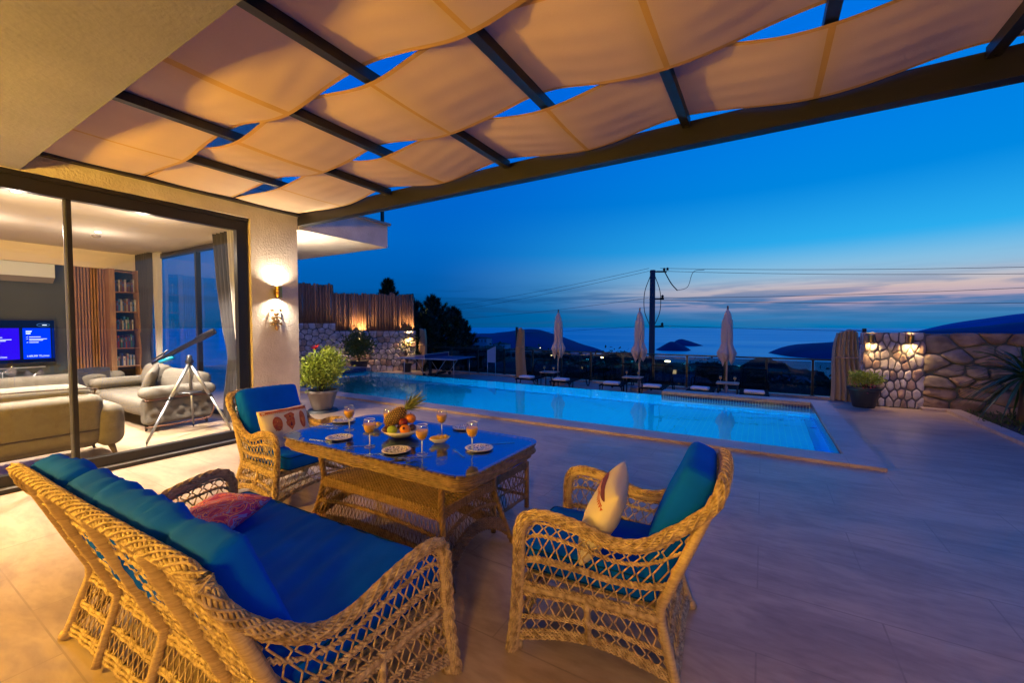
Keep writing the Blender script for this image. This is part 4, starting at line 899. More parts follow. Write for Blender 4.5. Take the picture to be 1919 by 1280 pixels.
    def wr1(P, X):
        a = np.array([noise.noise(Vector((p[0]*2.2, p[1]*9, seed))) for p in P]) if not sofa else np.array([noise.noise(Vector((p[0]*13+p[1]*5, p[1]*2.0, seed+3))) for p in P])
        P[:, 2] += a*(.020 if sofa else .009)*np.clip(X[:, 2], 0, 1)*(1-X[:, 0]**6); return P
    cd = D-.07; c = weld(mk('seat_cushion', rbox(Wb-.03 if not sofa else Wb-.05, cd+.06, ch, .035, None, (.012, .006), wr1), M['blue_fabric'], t)); c.location = (0, .075, zs+.014+ch/2)
    def pipe(w_, d_, h_, r_, par):
        g = MB()
        for s_ in (1, -1): g.tube(dense_rr(w_/2-.3*r_+.003, d_/2-.3*r_+.003, r_*.9, s_*(h_/2-.3*r_+.002)), .0045, 6, closed=True)
        mk('piping', g, M['piping'], par)
    pipe(Wb-.03 if not sofa else Wb-.05, cd+.06, ch, .035, c)
    bh = zb-zc+.12; bw = Wb-.06; bt = .13 if sofa else .14
    def wr2(P, X):
        s_ = X[:, 0]; up_ = np.clip(X[:, 2]*.5+.5, 0, 1)
        a = np.array([noise.noise(Vector((p[0]*(15 if sofa else 4)+p[2]*5, p[2]*1.5, seed+8))) for p in P]); b_ = np.array([noise.noise(Vector((p[0]*28+p[1]*9-p[2]*14, p[2]*3, seed+1))) for p in P])
        amp = .020 if sofa else .005
        P[:, 1] += (a*amp+b_*amp*.6)*(1-np.abs(s_)**6); P[:, 2] += (a*.012+b_*.013)*(1 if sofa else .3)*up_*(1-np.abs(s_)**8)
        if sofa:
            for x0, dd, w in ((-.42, .055, .028), (.50, .022, .05)):
                g = np.exp(-((P[:, 0]-x0-.12*P[:, 2])/w)**2); P[:, 2] -= g*dd*up_; P[:, 1] *= (1-g*.30*up_)
        return P
    c = weld(mk('back_cushion', rbox(bw, bt, bh, .035 if sofa else .04, None, (.006, .018), wr2), M['blue_fabric'], t)); lean = math.atan(.40)
    zm = zc-.035+bh/2*math.cos(lean); c.location = (0, float(yb(zm))+bt/2/math.cos(lean)+.018, zm); c.rotation_euler = (lean, 0, 0)
    return t
wicker_seat('wicker_sofa', 'long woven wicker sofa with rumpled blue cushions in the left foreground', 'sofa', (-2.21, 1.09, 0), math.radians(1.2), 1.87, 1.79, .80, .645, .955, .50, (-.50, 0.0, .50), 'woven seats around the table', True, seed=1)
wicker_seat('wicker_armchair', 'woven wicker armchair in the right foreground holding a cream cushion', 'armchair', (-.71, 2.235, 0), PI/2+math.radians(4), .74, .60, .74, .69, .955, .47, (), 'woven seats around the table', seed=2)
wicker_seat('wicker_armchair', 'woven wicker armchair at the left end of the table before the column', 'armchair', (-4.06, 2.46, 0), -PI/2, .74, .66, .74, .66, .955, .47, (), 'woven seats around the table', seed=3)

# throw pillows, each lying on a seat
def pillow(name, label, loc, rot, w, h, th, mat_, seed, motifs=None, back=None):
    t = thing(name, label, 'cushion', loc); t.rotation_euler = rot
    def S(x, y, s): 
        k = np.clip((1-np.abs(x)**3)*(1-np.abs(y)**3), 0, 1)**.55; pin = 1-.05*(1-np.abs(y))*np.abs(x)**2; pin2 = 1-.05*(1-np.abs(x))*np.abs(y)**2
        wob = np.array([noise.noise(Vector((float(a)*3, float(b_)*3, seed))) for a, b_ in zip(np.ravel(x), np.ravel(y))]).reshape(np.shape(x))*.10
        return np.stack([x*w/2*pin, y*h/2*pin2, s*th/2*k*(1+wob)], -1)
    q = MB()
    for s in (1, -1):
        g = MB(); g.grid(lambda u, v: S(2*u-1, 2*v-1, s), 30, 30); f = g.f if s > 0 else [i[::-1] for i in g.f]; q.add(g.v[0], f)
    weld(mk('cover', q, mat_, t), .0004)
    if motifs:
        for nm, m_, polys in motifs:
            g = MB()
            for P in polys:
                P = np.array(P, float); c = P.mean(0); n = len(P); rings = [c[None, :]]+[c+(P-c)*k for k in (.25, .5, .75, 1)]
                pts = np.vstack(rings); p3 = S(pts[:, 0], pts[:, 1], 1)+[0, 0, .0022]
                f = [(0, 1+i, 1+(i+1) % n) for i in range(n)]+[(1+k*n+i, 1+(k+1)*n+i, 1+(k+1)*n+(i+1) % n, 1+k*n+(i+1) % n) for k in range(3) for i in range(n)]; g.add(p3, f)
            mk(nm, g, m_, t)
    return t
def ell(cx, cy_, rx, ry, n=20, a0=0, a1=2*PI): return [(cx+rx*math.cos(a), cy_+ry*math.sin(a)) for a in np.linspace(a0, a1, n, endpoint=(a1-a0) < 6.2)]
def rays_(cx, cy_, r0, r1, n, w=.5, ry=1.0): return [[(cx+r0*math.cos(a-w*PI/n/2), cy_+ry*r0*math.sin(a-w*PI/n/2)), (cx+r1*math.cos(a), cy_+ry*r1*math.sin(a)), (cx+r0*math.cos(a+w*PI/n/2), cy_+ry*r0*math.sin(a+w*PI/n/2))] for a in np.arange(n)*2*PI/n]
def border(y, n, hgt): return [[(-.93+1.86*i/n, y), (-.93+1.86*(i+.5)/n, y-hgt), (-.93+1.86*(i+1)/n, y)] for i in range(n)]
mot = [('red_motif', M['red'], [ell(-.42, .26, .19, .34, 22), [(-.12, .62), (.20, .72), (.30, .60), (.26, .10), (.10, -.15), (-.08, .12)], ell(.62, .28, .14, .42, 20), [(-.92, .80), (.92, .80), (.93, .93), (-.93, .93)]]),
       ]
t = pillow('throw_pillow', 'cream cushion embroidered with red oval, shield and leaf on the left armchair', (-4.06, 2.39, .635), (math.radians(72), 0, math.radians(90)), .50, .42, .13, M['pillow'], 1, mot)
def over(t, nm, m_, polys, w, h, th, seed, lift):
    g = MB()
    for P in polys:
        P = np.array(P, float); k = np.clip((1-np.abs(P[:, 0])**3)*(1-np.abs(P[:, 1])**3), 0, 1)**.55
        wob = np.array([noise.noise(Vector((float(a)*3, float(b_)*3, seed))) for a, b_ in P])*.10
        g.add(np.stack([P[:, 0]*w/2, P[:, 1]*h/2, th/2*k*(1+wob)+lift], 1), [tuple(range(len(P)))])
    mk(nm, g, m_, t, smooth=False)
over(t, 'orange_motif', M['orange_thread'], rays_(-.42, .36, .05, .15, 12, .7, 1.5)+[ell(-.42, .36, .03, .05, 10)]+rays_(.10, .34, .04, .13, 9, .8, 1.6)+[[(.60, -.05), (.55, .28), (.60, .62), (.64, .28)], [(.68, .0), (.70, .28), (.66, .55), (.665, .28)]]+border(.80, 26, .07), .50, .42, .13, 1, .0045)
over(t, 'maroon_motif', M['maroon'], [ell(-.42+.055*i, .10-.07*j, .018, .02, 8) for i in range(-2, 3) for j in range(3)]+[[(.05, .05), (.14, .05), (.10, .30)], ell(.10, .5, .03, .05, 8)], .50, .42, .13, 1, .006)
t = pillow('throw_pillow', 'cream cushion with maroon band leaning in the right armchair', (-.72, 2.17, .655), (math.radians(64), math.radians(4), math.radians(-78)), .48, .44, .16, M['pillow'], 2,
           [('maroon_band', M['maroon'], [ell(.0, .66, .85, .10, 26), ]), ('maroon_border', M['red'], [[(-.86, .50), (.86, .50), (.86, .54), (-.86, .54)]]+border(.50, 22, .08)), ('embroidered_sign', M['maroon'], [[(-.7, .0), (-.42, .06), (-.42, .12), (-.7, .06)], [(-.60, -.22), (-.54, -.2), (-.48, .3), (-.54, .3)], [(-.42, .0), (-.36, .0), (-.30, .26), (-.36, .26)], [(-.66, -.20), (-.36, -.14), (-.36, -.08), (-.66, -.14)]])])
paisley = mat('paisley_cloth', (.30, .04, .16), .8); 
def _pais():
    nt = paisley.node_tree; N = nt.nodes; L = nt.links; b_ = N['Principled BSDF']; tc = N['Texture Coordinate'] if 'Texture Coordinate' in N else N.new('ShaderNodeTexCoord')
    ns = N.new('ShaderNodeTexNoise'); ns.inputs['Scale'].default_value = 7; ns.inputs['Detail'].default_value = 1; ns.inputs['Distortion'].default_value = 3.0; L.new(tc.outputs['Object'], ns.inputs[0])
    rp = N.new('ShaderNodeValToRGB'); rp.color_ramp.interpolation = 'CONSTANT'; e = rp.color_ramp.elements
    cs = [(0, (.30, .02, .20)), (.38, (.62, .14, .16)), (.44, (.16, .03, .35)), (.48, (.75, .34, .22)), (.52, (.42, .03, .28)), (.57, (.30, .30, .70)), (.62, (.55, .06, .22))]
    while len(e) < len(cs): e.new(.5)
    for k, (p, c) in enumerate(cs): e[k].position = p; e[k].color = (*c, 1)
    L.new(ns.outputs[0], rp.inputs[0]); L.new(rp.outputs[0], b_.inputs['Base Color'])
_pais()
pillow('throw_pillow', 'small purple and orange paisley cushion lying on the blue sofa', (-2.66, 1.13, .565), (math.radians(14), math.radians(-5), math.radians(10)), .46, .42, .13, paisley, 3)

# ------------------------------------------------------------------ dining table
TX0, TX1, TY0, TY1, TZ = -3.29, -1.42, 1.86, 2.82, .79
TCX, TCY = (TX0+TX1)/2, (TY0+TY1)/2
t = thing('dining_table', 'rectangular brown wicker dining table with a glass top', 'table', (TCX, TCY, 0))
def rrect(hx_, hy_, r, z, n=10):
    p = []
    for cx_, cy_, a0 in ((hx_-r, hy_-r, 0), (-hx_+r, hy_-r, PI/2), (-hx_+r, -hy_+r, PI), (hx_-r, -hy_+r, 1.5*PI)):
        for a in np.linspace(a0, a0+PI/2, n): p.append((cx_+r*math.cos(a), cy_+r*math.sin(a), z))
    return np.array(p)
HX, HY = (TX1-TX0)/2, (TY1-TY0)/2
def dense_loop(p, step=.02):
    p = np.vstack([p, p[:1]]); d = np.concatenate([[0], np.cumsum(np.linalg.norm(np.diff(p, axis=0), axis=1))]); s = np.arange(0, d[-1], step); return np.stack([np.interp(s, d, p[:, i]) for i in range(3)], 1)
q = MB()
for k, z in enumerate(np.linspace(TZ-.105, TZ-.018, 9)):
    L_ = dense_loop(rrect(HX-.012-.010*abs(k-4)/4-.016*(k < 3), HY-.012-.010*abs(k-4)/4-.016*(k < 3), .12, z)); ph = np.arange(len(L_))*.55+k*1.7
    n_ = L_-np.array([0, 0, z]); n_ = n_/np.linalg.norm(n_, axis=1)[:, None]; q.tube(L_+n_*(.004*np.sin(ph))[:, None]+np.array([0, 0, 1])*(.0025*np.cos(ph*.5))[:, None], .0068, 6, closed=True)
tr = dense_loop(rrect(HX-.018, HY-.018, .12, TZ-.012), .011)
for i in range(0, len(tr), 5):
    q.obox(tr[i], (.024, 0, 0) if 0 else tuple((tr[(i+1) % len(tr)]-tr[i])*2.1), (0, 0, .0065), tuple(np.cross((tr[(i+1) % len(tr)]-tr[i]), [0, 0, 1.])*1.4))
mk('woven_rim', q, mat('table_wicker', (.24, .145, .07), .5, c2=(.10, .055, .025), scale=26, bump=.3, bscale=160, lo=.3, hi=.7), t)
q = MB(); pr_ = rrect(HX-.02, HY-.02, .12, 0); q.poly([(p[0], p[1]) for p in pr_], TZ-.03, TZ-.012); mk('woven_panel', q, mat('panel_wicker', (.045, .026, .014), .6, c2=(.02, .012, .008), scale=60, bump=.6, bscale=90), t, smooth=False)
def table_glass():
    m = bpy.data.materials.new('table_glass'); m.use_nodes = True; nt = m.node_tree; N = nt.nodes; L = nt.links
    for n in list(N): N.remove(n)
    tt = N.new('ShaderNodeBsdfTransparent'); tt.inputs[0].default_value = (.8, .86, .84, 1); g = N.new('ShaderNodeBsdfGlossy'); g.inputs['Roughness'].default_value = .02; g.inputs[0].default_value = (.42, .58, 1, 1)
    lw = N.new('ShaderNodeLayerWeight'); lw.inputs[0].default_value = .5; fr = N.new('ShaderNodeMapRange'); L.new(lw.outputs['Facing'], fr.inputs[0]); fr.inputs[1].default_value = .1; fr.inputs[3].default_value = .08; fr.inputs[4].default_value = .60; tc = N.new('ShaderNodeTexCoord'); n = N.new('ShaderNodeTexNoise'); n.inputs['Scale'].default_value = 8; n.inputs['Detail'].default_value = 2; L.new(tc.outputs['Object'], n.inputs[0])
    bp = N.new('ShaderNodeBump'); bp.inputs['Strength'].default_value = .30; bp.inputs['Distance'].default_value = .02; L.new(n.outputs[0], bp.inputs['Height']); L.new(bp.outputs[0], g.inputs['Normal'])
    x = N.new('ShaderNodeMixShader'); o = N.new('ShaderNodeOutputMaterial'); L.new(fr.outputs[0], x.inputs[0]); L.new(tt.outputs[0], x.inputs[1]); L.new(g.outputs[0], x.inputs[2]); L.new(x.outputs[0], o.inputs[0]); return m
q = MB(); q.poly([(p[0], p[1]) for p in rrect(HX, HY, .13, 0)], TZ-.008, TZ); mk('glass_top', q, table_glass(), t, smooth=False)
# splayed legs, woven shelf and skirts
BX, BY, SX, SY, SZ = .74, .36, .60, .30, .46; oy = -.10
wd = mat('base_wicker', (.27, .15, .062), .5, c2=(.13, .07, .028), scale=26, bump=.3, bscale=160, lo=.3, hi=.7)
def leg_at(sx, sy, z):
    k = np.clip(1-np.asarray(z)/SZ, 0, 1)**1.3; top = np.clip((np.asarray(z)-SZ)/(TZ-SZ), 0, 1)
    return np.stack([sx*(SX+(BX-SX)*k+.03*top), sy*(SY+(BY-SY)*k+.03*top)+oy*0, np.asarray(z)+0*k], -1)
for sx in (-1, 1):
    for sy in (-1, 1):
        q = MB(); z = np.linspace(0, TZ-.10, 18); P_ = leg_at(sx, sy, z); q.tube(P_, .019, 9); braid(q, P_, .018, 5, .0065, .22, 5); mk('leg', q, wd, t)
q = MB()
def Pskirt(sx0, sy0, sx1, sy1, arch):
    def P(u, v):
        u = np.asarray(u, float); v = np.asarray(v, float); zl = .05+arch*np.sin(PI*u)**.7; z = zl+v*(SZ-zl); a = leg_at(sx0, sy0, z); c = leg_at(sx1, sy1, z); return a*(1-u)[..., None]+c*u[..., None]
    return P
for c0, c1, nn, ar in (((-1, -1), (1, -1), 34, .10), ((1, -1), (1, 1), 15, .16), ((1, 1), (-1, 1), 34, .10), ((-1, 1), (-1, -1), 15, .16)):
    P = Pskirt(*c0, *c1, ar); q = MB()
    for v in (1, .95, .90, .86): prow(q, P, v, n=nn*3, r=.009, R=.009, pitch=.055)
    for v in (.56, .53): prow(q, P, v, n=nn*3, r=.0065, R=.007, pitch=.055)
    for v in (.22, .17, .11, .05, 0): prow(q, P, v, n=nn*3, r=.0085, R=.009, pitch=.055)
    lattice(q, P, .56, .86, nn, .003); lattice(q, P, .22, .53, nn, .003); mk('woven_skirt', q, wd, t)
q = MB()
for i, y in enumerate(np.linspace(-SY+.01, SY-.01, 26)): rowbraid(q, np.stack([np.linspace(-SX+.01, SX-.01, 60), np.full(60, y), np.full(60, SZ+.005+.002*(i % 2))], 1), r=.0085, R=.006, pitch=.07)
mk('woven_shelf', q, wd, t)

# stool behind the table
t = thing('wicker_stool', 'square wicker stool with a blue cushion behind the right end of the table', 'stool', (-2.10, 3.03, 0)); s_ = .275
q = MB()
for sx in (-1, 1):
    for sy in (-1, 1): 
        q = MB(); q.tube([(sx*s_, sy*s_, 0), (sx*s_, sy*s_, .42)], .022, 9); mk('leg', q, wd, t)
for a_, c_ in (((-1, -1), (1, -1)), ((1, -1), (1, 1)), ((1, 1), (-1, 1)), ((-1, 1), (-1, -1))):
    def P(u, v): u = np.asarray(u, float); v = np.asarray(v, float); return np.stack([s_*(a_[0]*(1-u)+c_[0]*u), s_*(a_[1]*(1-u)+c_[1]*u), .10+v*.32], -1)
    q = MB()
    for v in (1, .95, .90, .85, .48, 0.04, 0): prow(q, P, v, n=28, r=.007, R=.007)
    lattice(q, P, .48, .85, 10, .0032); lattice(q, P, .04, .48, 10, .0032); mk('woven_side', q, wd, t)
c = weld(mk('seat_cushion', rbox(.57, .57, .10, .03, None, (.012, .004)), M['blue_fabric'], t)); c.location = (0, 0, .475)

# ------------------------------------------------------------------ things on the table
def tbl(x, y): p = onz(x, y, TZ); return (float(p[0]), float(p[1]), TZ+.0005)
def wine_glass(label, loc, group, juice=True, s=1.0, z0=0):
    t = thing('wine_glass', label, 'glass', loc, 0, group)
    out = [(.0, .002), (.034, .002), (.033, .004), (.008, .010), (.0042, .020), (.0040, .075), (.010, .083), (.026, .098), (.037, .120), (.040, .142), (.037, .168), (.0335, .182)]
    q = MB(); q.lathe([(a*s, b_*s) for a, b_ in out], 28); q.lathe([(a*s, b_*s) for a, b_ in [(.0320, .182), (.0355, .168), (.0383, .142), (.0353, .121), (.0245, .100), (.0, .085)]], 28); mk('bowl', q, M['glass'], t)
    q = MB(); q.lathe([(a*s, b_*s) for a, b_ in [(.0336, .181), (.0342, .1835), (.0322, .1835), (.0320, .181)]], 28); mk('glass_lip', q, M['glass_lip'], t)
    q = MB(); q.tube([(0, 0, .008*s), (0, 0, .03*s), (0, 0, .084*s)], [.006*s, .0036*s, .0050*s], 10); q.tube([(.0335*s*math.cos(a), .0335*s*math.sin(a), .003) for a in np.arange(28)*2*PI/28], .0013, 5, closed=True); mk('stem', q, M['glass_lip'], t)
    if juice:
        q = MB(); q.lathe([(a*s, b_*s) for a, b_ in [(0, .086), (.024, .1005), (.0348, .1215), (.0376, .142), (.0372, .149), (0, .149)]], 28); mk('juice', q, M['juice'], t, auto=50)
    return t
M['glass_lip'] = mat('glass_lip', (.6, .62, .65), .1, coat=.5)
M['juice'] = mat('orange_juice', (.90, .46, .03), .35); 
GL = [((655, 806), 'glass of orange juice at the far left of the table'), ((693, 838), 'glass of orange juice in front of the left fruit dish'), ((729, 812), 'glass of orange juice behind the pineapple'),
      ((791, 852), 'glass of orange juice between fruit bowl and nearest plate'), ((828, 816), 'glass of orange juice behind the right fruit dish'), ((885, 846), 'glass of orange juice at the right end of the table')]
for p, lb in GL: wine_glass(lb, tbl(*p), 'glasses of orange juice on the table', True, 1.1)
def plate_mat():
    m = mat('patterned_ceramic', (.75, .70, .64), .25, coat=.3); nt = m.node_tree; N = nt.nodes; L = nt.links; b_ = N['Principled BSDF']; tc = N.new('ShaderNodeTexCoord')
    mp = N.new('ShaderNodeMapping'); mp.inputs['Rotation'].default_value = (0, 0, .5); L.new(tc.outputs['Object'], mp.inputs[0])
    br = N.new('ShaderNodeTexBrick'); br.offset = .5; L.new(mp.outputs[0], br.inputs[0]); br.inputs['Scale'].default_value = 1; br.inputs['Brick Width'].default_value = .05; br.inputs['Row Height'].default_value = .05; br.inputs['Mortar Size'].default_value = .0045; br.inputs['Color1'].default_value = (0, 0, 0, 1); br.inputs['Color2'].default_value = (0, 0, 0, 1); br.inputs['Mortar'].default_value = (1, 1, 1, 1)
    w = N.new('ShaderNodeTexVoronoi'); w.feature = 'DISTANCE_TO_EDGE'; w.inputs['Scale'].default_value = 62; L.new(mp.outputs[0], w.inputs[0])
    lt = N.new('ShaderNodeMath'); lt.operation = 'LESS_THAN'; L.new(w.outputs[0], lt.inputs[0]); lt.inputs[1].default_value = .14
    mx = N.new('ShaderNodeMath'); mx.operation = 'MAXIMUM'; L.new(lt.outputs[0], mx.inputs[0]); L.new(br.outputs[0], mx.inputs[1])
    c = N.new('ShaderNodeMix'); c.data_type = 'RGBA'; L.new(mx.outputs[0], c.inputs[0]); c.inputs[6].default_value = (.02, .03, .10, 1); c.inputs[7].default_value = (.75, .70, .64, 1); L.new(c.outputs[2], b_.inputs['Base Color']); return m
PM = plate_mat()
for k, (p, lb) in enumerate([((645, 790), 'patterned plate at the far left of the table'), ((636, 822), 'patterned plate at the near left of the table'), ((743, 846), 'patterned plate at the near middle of the table'), ((898, 842), 'patterned plate at the right end of the table'), ((870, 803), 'patterned plate at the far right of the table')]):
    t = thing('plate', lb, 'plate', tbl(*p), k*.7, 'patterned plates on the table'); q = MB(); q.lathe([(0, .004), (.06, .004), (.082, .012), (.098, .014), (.1, .012), (.085, .008), (.06, .001), (0, .001)], 40); mk('dish', q, M['white'], t)
    q = MB(); q.lathe([(0, .0058), (.05, .0058), (.062, .0072), (.082, .0138)], 40); mk('pattern', q, PM, t)
def cutlery(kind, loc, rz, label):
    t = thing(kind, label, kind, loc, rz, 'cutlery beside the plates'); q = MB()
    if kind == 'knife': q.poly([(-.10, -.004), (.01, -.0055), (.01, .0055), (-.10, .004)], .001, .005); q.poly([(.01, -.008), (.11, -.008), (.125, .002), (.115, .008), (.01, .008)], .002, .004)
    else:
        q.poly([(-.10, -.006), (.03, -.0035), (.03, .0035), (-.10, .006)], .001, .004); q.poly([(.03, -.0035), (.05, -.012), (.065, -.013), (.065, .013), (.05, .012), (.03, .0035)], .0015, .004)
        for y in (-.0115, -.004, .0035, .011): q.box(.0651, .105, y-.0016, y+.0016, .0018, .004)
    mk('blade' if kind == 'knife' else 'tines', q, M['steel'], t, smooth=False)
for kind, x, y, rz, lb in (('knife', 617, 797, .3, 'knife left of the far left plate'), ('fork', 612, 802, .35, 'fork left of the far left plate'), ('knife', 671, 837, .9, 'knife right of the near left plate'), ('knife', 775, 858, .75, 'knife right of the near middle plate'), ('fork', 860, 850, 2.6, 'fork left of the right end plate'), ('knife', 935, 832, .8, 'knife right of the right end plate'), ('fork', 600, 826, .2, 'fork left of the near left plate'), ('fork', 690, 852, .7, 'fork left of the near middle plate')):
    cutlery(kind, tbl(x, y), rz, lb)
# fruit bowl and fruit, every piece by itself
BW = tbl(752, 818); bx, by = BW[0], BW[1]
t = thing('fruit_bowl', 'wide white bowl heaped with fruit in the middle of the table', 'bowl', BW); q = MB(); q.lathe([(0, .012), (.07, .014), (.12, .04), (.148, .062), (.152, .060), (.125, .034), (.075, .003), (0, .001)], 44); mk('dish', q, M['white'], t)
rr_ = _R; ff_ = np.array([_F[0], _F[1], 0])/math.hypot(_F[0], _F[1])
def at(r, f, z): p = np.array([bx, by, TZ])+rr_*r+ff_*f; return (p[0], p[1], TZ+z)
def fruit(name, label, loc, r, m_, cat, dimple=.12):
    t = thing(name, label, cat, loc); q = MB(); q.ball((0, 0, 0), (r, r, r*.92), 24, 16, fn=lambda d: 1-dimple*math.exp(-((1-abs(d[2]))/.06))*.8); mk('flesh', q, m_, t)
    q = MB(); q.tube([(0, 0, r*.75), (.004, .002, r*1.08)], .0025, 5); mk('stalk', q, M['bark'], t)
om = mat('orange_peel', (.72, .22, .01), .4, bump=.25, bscale=160)
fruit('orange', 'orange high on the right side of the fruit bowl', at(.065, .03, .135), .043, om, 'orange', .04)
fruit('orange', 'orange at the front right of the fruit bowl', at(.05, -.075, .072), .042, om, 'orange', .04)
fruit('orange', 'orange half hidden at the back left of the pineapple', at(-.095, .03, .085), .036, om, 'orange', .04)
fruit('apple', 'bright green apple at the front of the fruit bowl', at(-.045, -.085, .070), .039, mat('green_apple', (.30, .42, .02), .3), 'apple')
fruit('apple', 'dark red apple in the middle of the fruit bowl', at(.02, -.01, .115), .036, mat('red_apple', (.32, .02, .015), .3, c2=(.15, .01, .01), scale=20), 'apple')
fruit('plum', 'dark plum at the left edge of the fruit bowl', at(-.10, -.055, .065), .032, mat('dark_plum', (.06, .012, .012), .3), 'plum', .05)
fruit('plum', 'dark plum beneath the high orange', at(.09, -.02, .075), .030, mat('black_plum', (.05, .01, .02), .3), 'plum', .05)
t = thing('grapes', 'bunch of dark grapes between the apples and oranges', 'grapes', at(.03, -.04, .07)); r_ = np.random.default_rng(3); gm = mat('dark_grape', (.05, .008, .02), .25); q = MB()
for k in range(26): q.ball(r_.normal(0, 1, 3)*[.028, .022, .016]+[0, 0, .015], .0105, 10, 7)
mk('berries', q, gm, t)
t = thing('pineapple', 'whole pineapple lying on the fruit with its leafy crown to the right', 'pineapple', at(-.05, .015, .15)); 
ax = rr_*.78+ff_*.1+np.array([0, 0, .62]); ax /= np.linalg.norm(ax); s1 = np.cross(ax, [0, 0, 1.]); s1 /= np.linalg.norm(s1); s2 = np.cross(ax, s1)
q = MB(); core = []
for j in range(15):
    t_ = -1+2*j/14; core.append((.053*math.sqrt(max(0, 1-abs(t_)**2.6))+.001, t_*.100))
vs = []; n = 24
for r0, h0 in core:
    for i in range(n): a = i*2*PI/n; vs.append(ax*h0+s1*r0*math.cos(a)+s2*r0*math.sin(a))
q.add(vs, [(j*n+i, j*n+(i+1) % n, (j+1)*n+(i+1) % n, (j+1)*n+i) for j in range(14) for i in range(n)], 0)
for j in range(13):                                               # eyes
    t_ = -.9+1.8*j/12; r0 = .053*math.sqrt(max(0, 1-abs(t_)**2.6)); ne = max(5, int(2*PI*r0/.020))
    for i in range(ne):
        a = (i+.5*(j % 2))*2*PI/ne; nr_ = s1*math.cos(a)+s2*math.sin(a); tg = -s1*math.sin(a)+s2*math.cos(a); c0 = ax*t_*.100+nr_*r0*.97
        q.add([c0+tg*.0085, c0+ax*.0075, c0-tg*.0085, c0-ax*.0075, c0+nr_*.0065, c0+nr_*.009+ax*.005], [(0, 1, 4), (1, 2, 4), (2, 3, 4), (3, 0, 4), (4, 1, 5)], 1)
mk('body', q, [mat('pineapple_skin', (.09, .05, .015), .6), mat('pineapple_eye', (.60, .34, .06), .5, c2=(.36, .22, .05), scale=60)], t, smooth=False)
q = MB(); r_ = np.random.default_rng(2)
for k in range(46):
    a = k*2.4; f_ = k/46; L_ = .085+.10*f_; out = (1-f_)*1.0+.12; d = ax*1.0+(s1*math.cos(a)+s2*math.sin(a))*out; d /= np.linalg.norm(d); sd = np.cross(d, ax+.01); sd /= np.linalg.norm(sd); b0 = ax*(.092+.03*f_)
    ss = np.linspace(0, 1, 5)[:, None]; sp = b0+d*L_*ss+(s1*math.cos(a)+s2*math.sin(a))*.02*ss**2*(1-f_); w = .011*(1-ss[:, 0]**1.6)[:, None]+.0004; v = np.vstack([sp-sd*w, sp+sd*w, sp-(s1*math.cos(a)+s2*math.sin(a))*.003]); q.add(v, [(i, i+1, 11+i, 10+i) for i in range(4)]+[(10+i, 11+i, 6+i, 5+i) for i in range(4)])
mk('leaves', q, mat('pineapple_leaf', (.14, .19, .05), .5, c2=(.24, .24, .08), scale=30), t, smooth=False)
for p, lb, rz in (((698, 804), 'small white boat shaped dish of yellow fruit left of the fruit bowl', .4), ((824, 830), 'small white boat shaped dish of yellow fruit right of the fruit bowl', .5)):
    lo = tbl(*p); t = thing('dish', lb, 'dish', lo, YAW+rz); q = MB()
    def bo(k, z): return [(.075*k*math.cos(a)*(1+.12*abs(math.cos(a))**4), .038*k*math.sin(a), z+.008*abs(math.cos(a))**3*k) for a in np.arange(30)*2*PI/30]
    L_ = [bo(.55, .0015), bo(.9, .022), bo(1.0, .034), bo(.96, .034), bo(.85, .022), bo(.5, .006)]; v = [p_ for l in L_ for p_ in l]; n = 30
    q.add(v, [(j*n+i, j*n+(i+1) % n, (j+1)*n+(i+1) % n, (j+1)*n+i) for j in range(5) for i in range(n)]+[tuple(range(5*n, 6*n))]); mk('bowl', q, M['white'], t)
    ym = mat('yellow_fruit', (.62, .38, .04), .4, bump=.2, bscale=60)
    for k in range(4):
        f = thing('fruit_piece', ['plump yellow fruit piece at the left end of the %s dish', 'plump yellow fruit piece left of centre in the %s dish', 'plump yellow fruit piece right of centre in the %s dish', 'plump yellow fruit piece at the right end of the %s dish'][k] % ('left' if rz == .4 else 'right'), 'fruit', (lo[0]+math.cos(YAW+rz)*(-.045+.03*k), lo[1]+math.sin(YAW+rz)*(-.045+.03*k), TZ+.040), YAW+rz+k*.4, 'yellow fruit pieces in the boat dishes')
        g = MB(); g.ball((0, 0, 0), (.030, .020, .017), 14, 9, fn=lambda d: 1+.06*math.sin(5*d[0]+k)); mk('flesh', g, ym, f)

# ------------------------------------------------------------------ poolside: glass fence
FY = 14.25
t = thing('glass_fence', 'black railed fence with smoked glass panes behind the pool', 'fence', (-5, FY, LOWZ))
px_ = [-13.0, -11.6, -10.2, -8.9, -7.6, -6.4, -5.25, -4.1, -3.08, -2.05, -.97, .11, 1.21, 2.28]
q = MB(); q.box(-13.4, 2.32, FY-.03, FY+.03, LOWZ+1.06, LOWZ+1.105); mk('top_rail', q, M['black_metal'], t, world=True, smooth=False)
q = MB(); q.box(-13.4, 2.9, FY-.09, FY+.12, LOWZ+.002, LOWZ+.07); mk('base_kerb', q, M['coping'], t, world=True, smooth=False)
for i, x in enumerate(px_):
    q = MB(); q.box(x-.03, x+.03, FY-.026, FY+.026, LOWZ+.071, LOWZ+1.06); q.box(x-.055, x+.055, FY-.05, FY+.05, LOWZ+.0705, LOWZ+.082); mk('post', q, M['black_metal'], t, world=True, smooth=False)
    if i:
        a = px_[i-1]+.04; q = MB(); q.box(a, x-.04, FY-.004, FY+.004, LOWZ+.10, LOWZ+1.03); mk('pane', q, M['fence_pane'], t, world=True, smooth=False)

